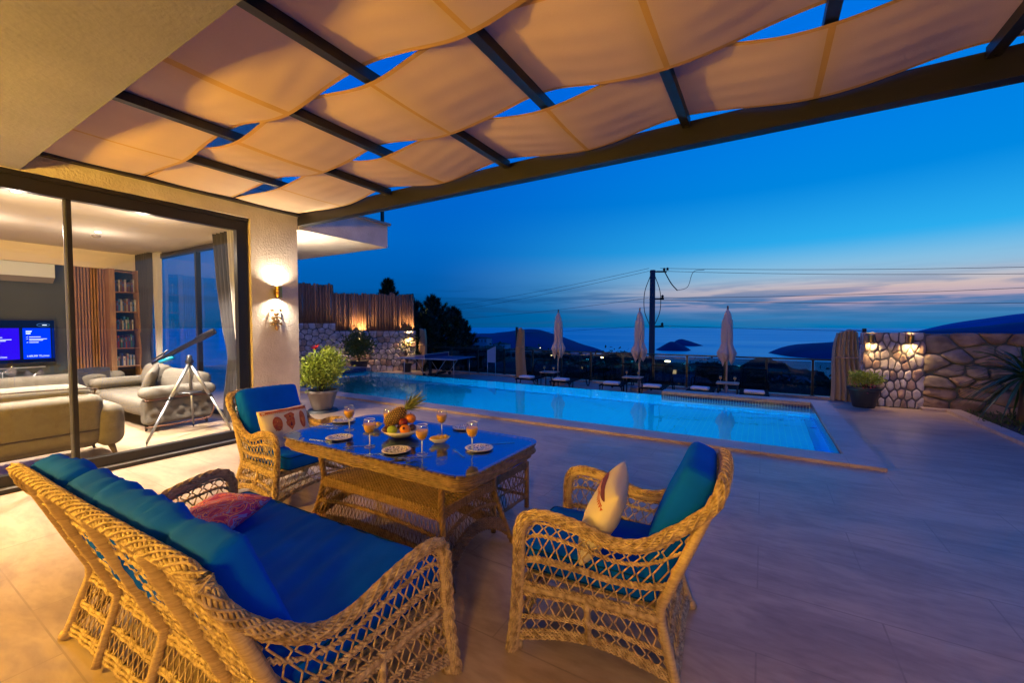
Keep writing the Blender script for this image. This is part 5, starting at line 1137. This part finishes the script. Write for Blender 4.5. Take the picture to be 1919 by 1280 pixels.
# closed umbrellas
def umbrella(x, y, label):
    t = thing('closed_umbrella', label, 'umbrella', (x, y, LOWZ), 0, 'closed umbrellas behind the pool')
    q = MB(); q.tube([(0, 0, .06), (0, 0, 2.50)], .024, 10); mk('pole', q, mat('umbrella_pole', (.42, .36, .32), .5), t)
    q = MB(); q.lathe([(0, 0), (.27, 0), (.27, .10), (.25, .12), (.05, .13), (.04, .30), (0, .30)], 26); mk('base', q, mat('umbrella_base', (.30, .28, .28), .8, bump=.3, bscale=20), t, auto=40)
    def P(u, v):
        a = 2*PI*u; z = 1.02+1.46*v
        r = np.interp(v, [0, .06, .16, .27, .34, .5, .72, .80, .805, .9, .97, 1], [.115, .17, .215, .15, .125, .135, .130, .125, .105, .085, .05, .012])
        f = 1+.22*np.cos(8*a+1.2*v)*np.clip(1.15-v, .1, 1)+.10*np.cos(5*a+3)*(1-v)+.05*np.sin(13*a+9*v); zz = z-.06*np.clip(.16-v, 0, .16)/.16*np.cos(8*a)-.09*np.clip(.1-v, 0, .1)/.1*np.cos(3*a+1)
        return np.stack([r*f*np.cos(a), r*f*np.sin(a), zz], -1)
    q = MB(); q.grid(P, 97, 44); weld(mk('canopy', q, M['umbrella'], t), .0003)
    q = MB(); q.lathe([(0, 2.60), (.02, 2.58), (.028, 2.54), (.02, 2.51), (.03, 2.49), (.0, 2.48)], 12); mk('finial', q, mat('umbrella_finial', (.25, .18, .14), .5), t)
    q = MB(); q.tube([(.140*math.cos(a), .140*math.sin(a), 1.50) for a in np.arange(24)*2*PI/24], .010, 5, closed=True); mk('tie_strap', q, M['umbrella'], t)
    return t
FK = 2.0/1.65
for (px, lb) in ((1362, 'closed beige umbrella on the right, in front of the sea'), (1198, 'closed beige umbrella in the middle, beside the power pole'), (1046, 'closed beige umbrella on the left, in front of the hill')):
    p = ray(px, 680); k = 13.25/p[1]; umbrella(p[0]*k, 13.25, lb)

# sun loungers: legs, frame, seat, tilted back, white folded towel (the towel is a thing)
def lounger(label):
    t = thing('sun_lounger', label, 'sun lounger', (0, 0, 0), 0, 'sun loungers behind the pool')          # foot end at -y
    q = MB()
    for s in (-1, 1): q.tube(cr([(s*.31, -.95, .27), (s*.31, -.2, .30), (s*.31, .45, .30), (s*.31, .80, .30)], .1), .022, 8)
    for y in (-.95, -.3, .4, .80): q.tube([(-.31, y, .285), (.31, y, .285)], .018, 7)
    mk('frame', q, M['lounger'], t)
    for y in (-.72, .62):
        for s in (-1, 1):
            q = MB(); q.tube(cr([(s*.31, y-.16, .28), (s*.33, y-.09, .06), (s*.33, y, .012), (s*.33, y+.09, .06), (s*.31, y+.16, .28)], .04), .016, 7); mk('leg', q, M['lounger'], t)
    q = MB(); q.grid(lambda u, v: np.stack([(u-.5)*.58, -.93+1.05*v, .305-.012*np.sin(PI*u)+0*v], -1), 12, 20); q.grid(lambda u, v: np.stack([(u-.5)*.58, -.93+1.05*v, .293-.012*np.sin(PI*u)+0*v], -1), 12, 20); mk('seat', q, M['lounger'], t)
    q = MB()
    for i in range(15): v = (i+.5)/15; q.box(-.30, .30, .12+.49*v-.010, .12+.49*v+.010, .30+.49*v-.05*math.sin(PI*v), .312+.49*v-.05*math.sin(PI*v))
    for s in (-1, 1): q.tube([(s*.31, .12, .30), (s*.31, .36, .52), (s*.31, .62, .80)], .018, 7)
    q.tube([(-.31, .62, .80), (.31, .62, .80)], .018, 7); mk('backrest', q, M['lounger'], t)
    for s in (-1, 1):
        q = MB(); q.tube(cr([(s*.33, -.05, .30), (s*.35, .0, .48), (s*.35, .22, .52), (s*.34, .38, .48), (s*.33, .45, .30)], .05), .016, 7); mk('armrest', q, M['lounger'], t)
    return t
def towel(label, x, y, z, rz):
    t = thing('folded_towel', label, 'towel', (x, y, z), rz, 'white towels on the loungers'); c = weld(mk('cloth', rbox(.46, .30, .075, .03, None, (.006, .01)), M['towel'], t)); c.location = (0, 0, .0375); return t
spots = [(985, .02, 'far left'), (1052, -.03, 'second from the left'), (1143, .05, 'third from the left'), (1222, .0, 'fourth from the left'), (1314, -.04, 'fifth from the left'), (1412, .03, 'far right')]
first = lounger('black sun lounger at the far left of the row, by the middle curtain')
index_kids()
lbl = ['black sun lounger at the far left of the row, by the middle curtain', 'black sun lounger in front of the left umbrella', 'black sun lounger just left of the middle umbrella', 'black sun lounger below the power pole', 'black sun lounger just left of the right umbrella', 'black sun lounger at the far right of the row']
tl = ['white folded towel on the far left lounger', 'white folded towel on the lounger before the left umbrella', 'white folded towel on the lounger left of the middle umbrella', 'white folded towel on the lounger below the power pole', 'white folded towel on the lounger left of the right umbrella', 'white folded towel on the far right lounger']
for i, (px, a, _) in enumerate(spots):
    o = first if i == 0 else copy_tree(first); p = ray(px, 700); Y0 = 12.75 if i < 4 else 12.95; k = (Y0-.8)/p[1]; x = p[0]*k; o.location = (x, Y0, LOWZ); o.rotation_euler = (0, 0, a); o['label'] = lbl[i]
    yy = Y0-.74; towel(tl[i], x+.74*math.sin(a), yy, LOWZ+.306, a)
# low tables with two wine glasses each
for i, (px, nm) in enumerate(((1030, 'left'), (1186, 'middle'), (1364, 'right'))):
    p = ray(px, 700); Y0 = 12.55; k = Y0/p[1]; x = p[0]*k
    t = thing('side_table', 'low black side table with a pale top under the %s umbrella' % nm, 'side table', (x, Y0, LOWZ), 0, 'side tables under the umbrellas')
    q = MB(); q.box(-.27, .27, -.22, .22, .47, .50); mk('table_top', q, mat('table_top', (.30, .24, .20), .4), t, smooth=False)
    for sx in (-1, 1):
        for sy in (-1, 1): q = MB(); q.tube([(sx*.23, sy*.18, 0), (sx*.23, sy*.18, .469)], .018, 7); mk('leg', q, M['black_metal'], t)
    for sx, sd in ((-.17, 'left'), (.17, 'right')):
        g = wine_glass('%s one of two amber wine glasses on the %s side table' % (sd, nm), (x+sx, Y0-.05, LOWZ+.501), 'wine glasses on the side tables', True, .95)
# gathered curtains on corner posts
def curtain(name_label, x, y, z0, z1, wd_, seed, post_dx, pc=None, tie=.62):
    t = thing('curtain', name_label, 'curtain', (x, y, z0), 0, 'gathered curtains on posts')
    hgt = z1-z0
    def P(u, v):
        n = 12; a = (u-.5)*2; w = wd_/2*np.interp(v, [0, .2, tie-.08, tie, tie+.1, .9, 1], [1.15, 1.10, 1.0, .95, .92, .80, .72]); dz = .05*np.sin(a*3+seed)*v
        xx = a*w+.03*np.sin(v*5+seed)*1; yy = .075*np.sin(a*PI*n/2+seed+.8*v)*(1-.4*v)+.02*np.sin(a*23)
        return np.stack([xx, yy, z0*0+hgt*v+dz*(v > .9)-.02*np.cos(a*7)*(v < .02)], -1)
    q = MB(); q.grid(P, 120, 40); q.grid(lambda u, v: P(u, v)+np.array([0, .008, 0]), 120, 40); mk('cloth', q, M['curtain'], t)
    q = MB(); q.tube([(a*wd_*.485, -.06, hgt*tie+.01*math.sin(9*a)) for a in np.linspace(-1, 1, 16)], .016, 6); mk('tie_band', q, M['curtain'], t)
    p = thing('curtain_post', 'slim black steel post holding up the %s' % name_label.split(' ', 2)[2] if 0 else pc, 'post', (x+post_dx, y+.05, z0), 0, 'steel posts of the curtains')
    q = MB(); q.box(-.04, .04, -.04, .04, 0, hgt+.07); mk('pole', q, M['black_metal'], p, smooth=False)
    q = MB(); q.tube([(0, -.02, hgt+.0), (-post_dx*.5, -.05, hgt+.03), (-post_dx*1.5, -.05, hgt-.02)], .013, 6); mk('curtain_rod', q, M['alu'], p)
    q = MB(); q.box(-.12, .12, -.12, .12, .0, .012); mk('foot_plate', q, M['black_metal'], p, smooth=False)
def atx(px, Y): p = ray(px, 660); return p[0]*Y/p[1]
curtain('large sand coloured curtain gathered at the right end of the fence', atx(1588, 14.0), 14.0, LOWZ+.03, 1.53, .62, 1, .34, 'black post beside the large curtain at the right end of the fence')
curtain('narrow tan curtain gathered left of the first lounger', atx(976, 14.0), 14.0, LOWZ+.03, 1.56, .36, 2, -.2, 'black post beside the narrow tan curtain')
curtain('tan curtain hanging beside the left stone wall behind the table tennis table', atx(792, 14.1), 14.1, LOWZ+.03, 1.52, .42, 4, -.24, 'black post between the left stone wall and the tan curtain')

# table tennis table
cxy = np.array([atx(852, 12.9), 12.9]); P1 = onz(762, 701, LOWZ)[:2]; P2 = onz(853, 707, LOWZ)[:2]
TT = (-11.35, 13.0, LOWZ); RZt = math.radians(8)
t = thing('table_tennis_table', 'blue table tennis table on folding legs behind the pool', 'table tennis table', TT, RZt)
q = MB(); q.box(-1.37, -.005, -.76, .76, .735, .76); q.box(.005, 1.37, -.76, .76, .735, .76); mk('playing_top', q, mat('blue_playing_top', (.02, .045, .14), .35), t, smooth=False)
q = MB()
for a in ((-1.37, 1.37, -.76, -.74), (-1.37, 1.37, .74, .76), (-1.37, 1.37, -.0015, .0015)): q.box(a[0], a[1], a[2], a[3], .7605, .7625)
for a in (-1.37, 1.35): q.box(a, a+.02, -.74, .74, .7605, .7625)
q.box(-1.372, 1.372, -.765, -.7605, .715, .76); mk('white_lines', q, mat('line_paint', (.5, .5, .5), .5), t, smooth=False)
q = MB(); q.box(-.003, .003, -.88, .88, .775, .905); mk('net', q, mat('net_mesh', (.01, .02, .10), .8), t, smooth=False)
q = MB(); q.box(-.006, .006, -.88, .88, .9055, .92); q.tube([(0, -.89, .74), (0, -.89, .92)], .012, 6); q.tube([(0, .89, .74), (0, .89, .92)], .012, 6); mk('net_frame', q, mat('net_tape', (.5, .5, .5), .6), t, smooth=False)
for sx in (-1, 1):
    for sy in (-1, 1):
        q = MB(); q.tube([(sx*1.15, sy*.62, .734), (sx*1.15, sy*.62, 0)], .018, 7); mk('leg', q, M['alu'], t)
        q = MB(); q.tube([(sx*.75, sy*.5, .734), (sx*.25, sy*.5, .09)], .014, 6); mk('brace', q, M['alu'], t)
        q = MB(); q.ball((sx*.28, sy*.5, .075), (.075, .025, .075), 14, 8); mk('wheel', q, M['black'], t)
q = MB(); q.box(-.10, .10, -.52, .52, .06, .14); q.box(-.05, .05, -.52, -.45, .14, .73); q.box(-.05, .05, .45, .52, .14, .73); mk('undercarriage', q, M['black'], t, smooth=False)
# white board leaning by the fence beside the table
t = thing('white_panel', 'small slanted white panel standing beside the table tennis table', 'panel', (atx(921, 13.9), 13.9, LOWZ)); q = MB(); q.obox((0, 0, .80), (.20, 0, .0), (0, .012, 0), (0, 0, .24)); q.add([(-.2, -.012, 1.04), (.2, -.012, 1.04), (.2, -.012, 1.22), (-.2, .012, 1.04), (.2, .012, 1.04), (.2, .012, 1.22)], [(0, 1, 2), (3, 5, 4), (0, 2, 5, 3), (1, 4, 5, 2)]); mk('board', q, mat('white_board', (.4, .45, .5), .6), t, smooth=False)
q = MB(); q.tube([(-.19, 0, 0), (-.19, 0, .56)], .012, 6); q.tube([(.19, 0, 0), (.19, 0, .56)], .012, 6); mk('stand', q, M['alu'], t)
# pool ladder rails near the left end
for k, (x, lb) in enumerate(((-12.55, 'left chrome handrail at the far end of the pool'), (-12.05, 'right chrome handrail at the far end of the pool'))):
    t = thing('pool_handrail', lb, 'handrail', (x, 6.42, .04), 0, 'chrome pool handrails'); q = MB(); q.tube(cr([(0, -.12, 0), (0, -.12, .5), (0, .05, .78), (0, .35, .74), (0, .5, .4), (0, .52, -.12)], .05), .02, 9); mk('rail', q, M['steel'], t)

# ------------------------------------------------------------------ the room behind the glass
def soft(w, d, h, r, m_, par, loc, nm, rot=(0, 0, 0), puff=(.01, .01), seed=0, amp=.006):
    def wr(P, X): a = np.array([noise.noise(Vector((p[0]*5, p[1]*5, p[2]*5+seed))) for p in P]); return P*(1+amp*a[:, None])
    o = weld(mk(nm, rbox(w, d, h, r, None, puff, wr), m_, par)); o.location = loc; o.rotation_euler = rot; return o
M['sofa_b'] = mat('grey_brown_fabric', (.105, .092, .075), .8, c2=(.085, .075, .06), scale=14, bump=.2, bscale=160)
M['sofa_d'] = mat('brown_piping', (.05, .03, .02), .6)
# sofa with its back to the glass
t = thing('upholstered_sofa', 'beige upholstered sofa standing with its back to the glass door', 'sofa', (-7.35, .75, 0))
soft(.22, 2.1, .62, .10, M['sofa'], t, (.33, 0, .52), 'backrest', (0, .10, 0), (.0, .02), 1)
soft(.30, 1.96, .20, .09, M['sofa'], t, (.12, 0, .83), 'back_cushion', (0, .1, 0), (.02, .02), 2)
soft(.86, 2.05, .24, .08, M['sofa'], t, (-.05, 0, .30), 'seat', (0, 0, 0), (.01, .01), 3)
for s, nm in ((1, 'armrest'), (-1, 'armrest')): soft(.92, .26, .52, .12, M['sofa'], t, (.0, s*1.12, .43), nm, (0, 0, 0), (.01, .02), 4+s)
q = MB(); q.tube(cr([(.36, -1.0, .905), (.34, 0, .925), (.36, .93, .905), (.30, 1.0, .84), (.30, 1.01, .70)], .05), .009, 6); q.tube([(.445, -1.0, .40), (.445, 1.0, .40)], .006, 6); mk('piping', q, M['sofa_d'], t)
for sx in (-.38, .38):
    for sy in (-1.12, 1.12): q = MB(); q.tube([(sx, sy, .18), (sx*1.12, sy*1.04, 0)], [.035, .015], 9); mk('leg', q, M['sofa_d'], t)
# sofa along the window with a tufted side
t = thing('upholstered_sofa', 'grey brown sofa with a button tufted side below the window', 'sofa', (-9.35, 3.05, 0))
soft(2.1, .86, .26, .08, M['sofa_b'], t, (0, 0, .34), 'seat', (0, 0, 0), (.015, .01), 8); soft(2.1, .24, .62, .10, M['sofa_b'], t, (0, .40, .55), 'backrest', (-.12, 0, 0), (0, .02), 9)
soft(.30, 1.0, .17, .08, M['sofa_b'], t, (1.14, 0, .60), 'armrest', (0, .06, 0), (.01, .01), 10); soft(.30, 1.0, .17, .08, M['sofa_b'], t, (-1.14, 0, .60), 'armrest', (0, -.06, 0), (.01, .01), 11)
def tuft(P, X):
    on = X[:, 0] > .8
    for i in range(5):
        for j in range(2):
            y0 = -.36+.17*i+.085*(j % 2); z0 = -.07+.14*j; g = np.exp(-(((P[:, 1]-y0)/.035)**2+((P[:, 2]-z0)/.035)**2)); P[:, 0] -= on*g*.035
    P[:, 0] += on*.012*np.cos(P[:, 1]*36)*np.cos(P[:, 2]*22); return P
for s in (1, -1):
    o = weld(mk('tufted_side', rbox(.24, .94, .40, .06, 40, (0, 0), tuft), M['sofa_b'], t)); o.location = (s*1.12, 0, .31); o.rotation_euler = (0, 0, 0 if s > 0 else PI)
q = MB(); q.tube(cr([(1.255, -.48, .505), (1.26, .0, .52), (1.26, .36, .50), (1.26, .46, .36), (1.25, .42, .15), (1.25, .3, .09), (1.25, -.46, .085)], .05), .014, 7); mk('wood_trim', q, mat('trim_wood', (.16, .07, .035), .35), t)
soft(.80, .22, .42, .10, M['sofa_b'], t, (.50, .25, .70), 'back_cushion', (-.25, 0, .05), (.0, .05), 12); soft(.80, .22, .46, .10, M['sofa_b'], t, (-.45, .25, .72), 'back_cushion', (-.25, 0, -.04), (0, .05), 13)
for sx in (-1.05, 1.05):
    for sy in (-.4, .4): q = MB(); q.tube([(sx, sy, .12), (sx*1.03, sy*1.05, 0)], [.03, .016], 8); mk('leg', q, M['sofa_d'], t)
pillow('throw_pillow', 'taupe cushion standing on the tufted sofa in the room', (-9.25, 3.02, .70), (math.radians(70), math.radians(12), math.radians(-30)), .50, .50, .16, M['sofa_b'], 6)
t = thing('upholstered_sofa', 'low grey sofa section at the back of the room before the slatted wall', 'sofa', (-10.9, 2.3, 0)); soft(.85, 1.9, .30, .09, M['sofa_b'], t, (0, 0, .30), 'seat', seed=15); soft(.24, 1.9, .34, .09, M['sofa_b'], t, (-.36, 0, .58), 'backrest', seed=16)
# wall: slats, bookshelf, television, air conditioner
t = thing('slat_panel', 'vertical walnut slat panel between television wall and bookshelf', 'wall panel', (-12.08, 3.0, 0)); q = MB(); q.box(-12.099, -12.085, 2.70, 3.22, 0, 2.879); mk('backing', q, M['black'], t, world=True, smooth=False)
q = MB()
for i in range(11): y = 2.705+i*.0478; q.box(-12.084, -12.045, y, y+.028, .0, 2.878)
mk('slats', q, M['slat'], t, world=True, smooth=False)
t = thing('bookshelf', 'tall narrow oak bookshelf filled with books beside the dark drape', 'bookshelf', (-11.95, 3.5, 0)); q = MB(); q.box(-12.099, -11.82, 3.225, 3.315, 0, 2.879); q.box(-12.099, -11.82, 3.69, 3.735, 0, 2.879); mk('side_panel', q, M['oak'], t, world=True, smooth=False)
q = MB(); q.box(-12.099, -12.07, 3.316, 3.689, 0, 2.878); mk('back_panel', q, M['black'], t, world=True, smooth=False)
shz = [.62, 1.02, 1.41, 1.80, 2.20, 2.62] ; shz = [.35, .80, 1.19, 1.58, 1.98, 2.40, 2.84]
for z in shz: q = MB(); q.box(-12.069, -11.825, 3.3155, 3.6895, z-.022, z); mk('shelf', q, M['slat'], t, world=True, smooth=False)
bc = [(.35, .33, .30), (.02, .06, .22), (.30, .03, .03), (.02, .02, .025), (.45, .42, .38), (.08, .02, .09), (.03, .16, .15), (.10, .05, .03), (.25, .22, .16), (.015, .10, .28)]
cn = ['grey', 'navy', 'red', 'black', 'cream', 'purple', 'teal', 'brown', 'tan', 'blue']; bm = [mat('book_'+n_, c, .6) for n_, c in zip(cn, bc)]
r_ = random.Random(4); rown = ['second from the bottom', 'third from the bottom', 'middle', 'third from the top', 'second from the top']
for si, z in enumerate(shz[1:6]):
    y = 3.325; k = 0
    while y < 3.655 and k < 11:
        w = r_.uniform(.020, .036); h = r_.uniform(.20, .29); ci = r_.choice([3, 7, 3, 0, 5]) if si == 4 else r_.randrange(10); d = r_.uniform(.15, .19)
        if ci == getattr(r_, 'last', -1): ci = (ci+1) % 10
        r_.last = ci
        pos = 'leftmost on' if k == 0 else ['', 'second from the left on', 'third from the left on', 'fourth from the left on', 'fifth from the left on', 'sixth from the left on', 'seventh from the left on', 'eighth from the left on', 'ninth from the left on', 'tenth from the left on', 'last on the right of'][k]
        t = thing('book', '%s book, %s the %s book row' % (cn[ci], pos, rown[si]), 'book', (-11.99, y+w/2, z+.0005), 0, 'books on the bookshelf')
        q = MB(); q.box(-.08, .10, -w/2, w/2, 0, h); o = mk('cover', q, bm[ci], t, smooth=False)
        q = MB(); q.box(.1, .1012, -w*.3, w*.3, h*.55, h*.8); mk('spine_label', q, bm[(ci+4) % 10], t, smooth=False)
        y += w+.0015; k += 1
t = thing('television', 'wall mounted television showing two bright blue panels', 'television', (-12.05, 1.5, 1.05)); q = MB(); q.box(-12.09, -12.03, .72, 2.47, .93, 1.80); mk('tv_frame', q, M['black'], t, world=True, smooth=False)
q = MB(); q.box(-12.029, -12.025, .75, 2.445, .96, 1.77); mk('screen', q, emis('screen_dark', (.004, .006, .03), 1), t, world=True, smooth=False)
scr = emis('screen_blue', (.0, .035, 1), 1.3); scr2 = emis('screen_violet', (.03, .0, .9), 1.1); wh = emis('screen_white', (.75, .85, 1), 1.6); ln = emis('screen_outline', (.12, .35, .9), 1)
for y0, y1, m_ in ((1.36, 1.985, scr2), (2.03, 2.39, scr), (.78, 1.32, scr), (2.41, 2.44, emis('screen_edge', (0, .01, .22), 1))): q = MB(); q.box(-12.0245, -12.023, y0, y1, 1.03, 1.62); mk('screen_panel', q, m_, t, world=True, smooth=False)
q = MB()
for (y, z, w, h) in ((2.07, 1.545, .075, .022), (2.07, 1.505, .06, .022), (2.11, 1.445, .15, .010), (2.11, 1.405, .23, .010), (2.11, 1.380, .18, .010), (2.11, 1.340, .12, .010), (1.62, 1.44, .16, .010), (1.62, 1.40, .27, .010), (1.62, 1.375, .20, .010), (1.62, 1.33, .13, .010), (2.285, 1.672, .06, .014)): q.box(-12.0225, -12.0215, y, y+w, z, z+h)
for z in (1.447, 1.407, 1.342): q.obox((-12.022, 2.085, z+.005), (.0004, 0, 0), (0, .010, .006), (0, -.002, .0028))
mk('screen_text', q, wh, t, world=True, smooth=False)
q = MB(); q.tube([(-12.022, 2.30+.085*math.cos(a)*(1.0), 1.68+.028*math.sin(a)) for a in np.arange(28)*2*PI/28], .0022, 4, closed=True); mk('screen_button', q, ln, t, world=True)
def text(s, y, z, size, par, m_):
    c = bpy.data.curves.new('txt', 'FONT'); c.body = s; c.size = size; c.extrude = .0006; o = bpy.data.objects.new('tmp', c); COL.objects.link(o); bpy.context.view_layer.update()
    me = bpy.data.meshes.new_from_object(o.evaluated_get(bpy.context.evaluated_depsgraph_get())); bpy.data.objects.remove(o); me.materials.clear(); me.materials.append(m_)
    n = bpy.data.objects.new('price_text', me); COL.objects.link(n); n.rotation_euler = (PI/2, 0, PI/2); n.parent = par; n.location = (-12.0212-par.location[0], y-par.location[1], z-par.location[2])
text('149,99 TL/mo', 2.07, 1.065, .052, t, wh); text('99,99 TL/mo', 1.56, 1.065, .052, t, wh)
t = thing('air_conditioner', 'white wall air conditioner above the television', 'air conditioner', (-12, 1.6, 2.5)); q = MB(); q.box(-12.099, -11.86, 1.30, 2.45, 2.60, 2.86); mk('housing', q, mat('ac_plastic', (.62, .68, .78), .35), t, world=True, smooth=False)
q = MB(); q.add([(-11.862, 1.30, 2.598), (-11.862, 2.45, 2.598), (-12.02, 2.45, 2.50), (-12.02, 1.30, 2.50), (-12.09, 1.3, 2.598), (-12.09, 2.45, 2.598)], [(0, 1, 2, 3), (3, 2, 5, 4), (0, 3, 4), (1, 5, 2), (0, 4, 5, 1)]); mk('flap', q, mat('ac_flap', (.25, .22, .20), .5), t, world=True, smooth=False)
t = thing('tv_console', 'dark low console under the television', 'console', (-11.85, 1.3, 0)); q = MB(); q.box(-12.09, -11.65, .3, 2.5, .12, .56); mk('cabinet', q, mat('console_lacquer', (.03, .032, .04), .25), t, world=True, smooth=False)
q = MB(); q.box(-12.0, -11.98, .8, 2.3, .86, .88); mk('shelf_edge', q, M['alu'], t, world=True, smooth=False)
for s in (.45, 2.35): q = MB(); q.box(-12.0, -11.75, s-.02, s+.02, .005, .119); mk('leg', q, M['black'], t, world=True, smooth=False)
for k, (y, sc_, lb) in enumerate(((2.10, 1.0, 'silver fan shaped ornament on the right of the console'), (1.72, 1.35, 'larger silver fan ornament at the left on the console'))):
    t = thing('fan_ornament', lb, 'ornament', (-11.72, y, .561), 0, 'fan shaped ornaments'); q = MB(); q.box(-.06, .06, -.07, .07, 0, .03); mk('base', q, M['black'], t, smooth=False)
    q = MB(); q.tube([(0, 0, .03), (0, 0, .19*sc_)], .006, 6); mk('stem', q, M['alu'], t); q = MB()
    for s in (1, -1):
        for i in range(13): a = math.radians(-45+i*7.5); q.rods([(0, 0, .19*sc_)], [(.004*i-.02, s*math.cos(a)*.135*sc_, .19*sc_+math.sin(a)*.135*sc_)], .0022)
        q.grid(lambda u, v: np.stack([0*u, s*np.cos(np.radians(-45+90*u))*(.02+.10*v)*sc_, .19*sc_+np.sin(np.radians(-45+90*u))*(.02+.10*v)*sc_], -1), 10, 3)
    mk('blades', q, M['steel'], t)
t = thing('dining_chair', 'dark chair back standing before the slatted wall panel', 'chair', (-10.9, 2.78, 0), PI/2)
q = MB(); q.box(-.22, .22, -.22, .20, .43, .47); mk('seat', q, M['drape'], t, smooth=False); q = MB(); q.grid(lambda u, v: np.stack([(u-.5)*.46, .22+.02*v+.03*np.sin(PI*u), .50+.34*v+.015*np.sin(PI*u)*v], -1), 12, 6); q.grid(lambda u, v: np.stack([(u-.5)*.46, .245+.02*v+.03*np.sin(PI*u), .50+.34*v+.015*np.sin(PI*u)*v], -1), 12, 6); mk('backrest', q, mat('dark_lacquer', (.02, .02, .03), .3), t)
for sx in (-.19, .19):
    for sy in (-.19, .19): q = MB(); q.tube([(sx, sy, .005), (sx, sy, .43)], .016, 7); mk('leg', q, M['black'], t)
# drapes and sheers
def drape(label, name, x0, y0, x1, y1, z1, m_, n, pinch, seed, zb_=.02):
    t = thing(name, label, 'curtain', ((x0+x1)/2, (y0+y1)/2, .004), 0, 'curtains of the room'); c = np.array([(x0+x1)/2, (y0+y1)/2]); d = np.array([x1-x0, y1-y0]); L_ = np.linalg.norm(d); d /= L_; nn = np.array([-d[1], d[0]])
    def P(u, v):
        z = zb_+(z1-zb_)*v; w = np.interp(z, [0, .5, 1.05, 1.2, 1.6, 2.4, z1], [1, .85, pinch, pinch, .75, 1, 1]); a = (u-.5)*L_*w+pinch_dx*np.interp(z, [0, 1.1, z1], [.75, 1, 0]); o = .045*np.sin(u*PI*2*n+seed)*(.6+.4*v)
        return np.stack([d[0]*a+nn[0]*o, d[1]*a+nn[1]*o, z], -1)
    q = MB(); q.grid(P, 110, 40); mk('cloth', q, m_, t); return t
pinch_dx = 0; drape('dark drape gathered beside the bookshelf', 'drape', -12.0, 3.74, -11.25, 3.74, 3.23, M['drape'], 6, .42, 1)
pinch_dx = -.02; drape('white sheer hanging right of the dark bookshelf drape', 'sheer_curtain', -11.3, 3.82, -11.02, 3.82, 3.23, M['sheer'], 3, .6, 2)
pinch_dx = .22; drape('dark drape hanging inside by the right door jamb', 'drape', -8.15, 3.60, -7.50, 3.60, 3.23, M['drape'], 5, .42, 3)
pinch_dx = .12; drape('cream sheer hanging beside the drape at the right door jamb', 'sheer_curtain', -7.42, 3.50, -6.98, 3.50, 3.23, M['sheer'], 5, .45, 4)
# telescope on a tripod
apx = np.array([-7.62, 2.98, 1.14]); t = thing('telescope', 'black telescope on a silver tripod inside the glass door', 'telescope', (-7.62, 2.9, 0))
for fx, fy in ((-7.22, 2.30), (-8.0, 3.16), (-7.10, 3.30)):
    f_ = np.array([fx, fy, .004]); m1 = apx*.52+f_*.48
    lg = MB(); lg.tube([apx-[0, 0, .05], m1], .023, 8); lg.tube([m1, f_+[0, 0, .05]], .017, 8); lo = mk('tripod_leg', lg, M['alu'], t, world=True)
    g = MB(); g.tube([m1+(apx-m1)*.03, m1-(apx-m1)*.06], .026, 8); g.tube([f_+[0, 0, .06], f_], [.013, .004], 8); mk('clamp', g, M['black'], t, world=True)
q = MB(); q.lathe([(0, 0), (.05, 0), (.06, .03), (.04, .06), (.035, .12), (0, .13)], 16, apx-[0, 0, .06]); mk('mount_head', q, M['black'], t, world=True)
q = MB(); c = apx*[1, 1, 0]+[0, 0, .62]; q.lathe([(0, 0), (.15, 0), (.15, .012), (0, .012)], 18, c); mk('tray', q, M['black'], t, world=True)
d = np.array([ray(402, 620), ray(285, 682)]); k1 = 1/1.0
e1 = np.array([0, 0, CAMH])+d[0]*(-7.35/d[0][0]); e0 = np.array([0, 0, CAMH])+d[1]*(-8.02/d[1][0]); L_ = e1-e0
q = MB(); s = [0, .10, .101, .30, .301, .72, .721, .99, 1.0]; rr = [.018, .020, .030, .030, .036, .036, .050, .050, .048]; q.tube([e0+L_*i for i in s], rr, 18); mk('tube', q, mat('gloss_black', (.006, .006, .008), .35, spec=.25), t, world=True)
q = MB(); up = np.array([0, 0, 1.]); q.tube([e0+L_*.02+up*.055, e0+L_*.26+up*.075], .012, 9); q.tube([e0+L_*.15, e0+L_*.2+up*.06], .007, 6); mk('finder', q, M['black'], t, world=True)
q = MB(); q.tube([e0+L_*.12-up*.03+_R*.0, e0+L_*.34-up*.075], .032, 10); mk('blue_knob', q, mat('blue_cap', (.0, .22, .45), .35), t, world=True)
# metal ornament on the column below the lamp
t = thing('wall_ornament', 'small metal lantern ornament hanging on the column below the lamp', 'ornament', (WX+.002, 3.62, 1.72), -PI/2); r_ = np.random.default_rng(6)
q = MB()
for z, w in ((.18, .075), (.06, .07), (-.03, .08)):
    for i in range(9): a = -PI/2+PI*i/8; q.ball((w*math.sin(a), .02+.05*math.cos(a), z+.01*math.cos(a*3)), (.012, .012, .014), 8, 6)
    q.tube([(w*math.sin(a), .02+.05*math.cos(a), z+.014) for a in np.linspace(-PI/2, PI/2, 14)], .006, 5)
mk('bead_rows', q, M['brass'], t)
q = MB(); q.tube([(0, .03, .22), (0, .03, -.10)], .008, 6); q.ball((0, .035, .12), (.045, .02, .035), 12, 8); q.ball((0, .035, .02), (.05, .02, .03), 12, 8); q.ball((0, .035, -.10), (.02, .02, .035), 10, 8); q.tube([(-.03, .03, -.05), (-.02, .03, -.12)], .006, 5); q.tube([(.03, .03, -.05), (.02, .03, -.12)], .006, 5); mk('figure', q, mat('ornament_ceramic', (.4, .25, .12), .3, coat=.5), t)
# smoke detector
t = thing('smoke_detector', 'small round detector on the room ceiling', 'detector', (-10.0, 2.58, 3.239)); q = MB(); q.lathe([(.06, 0), (.06, -.02), (.04, -.035), (0, -.035)], 18); mk('housing', q, mat('detector_plastic', (.2, .16, .13), .5), t)
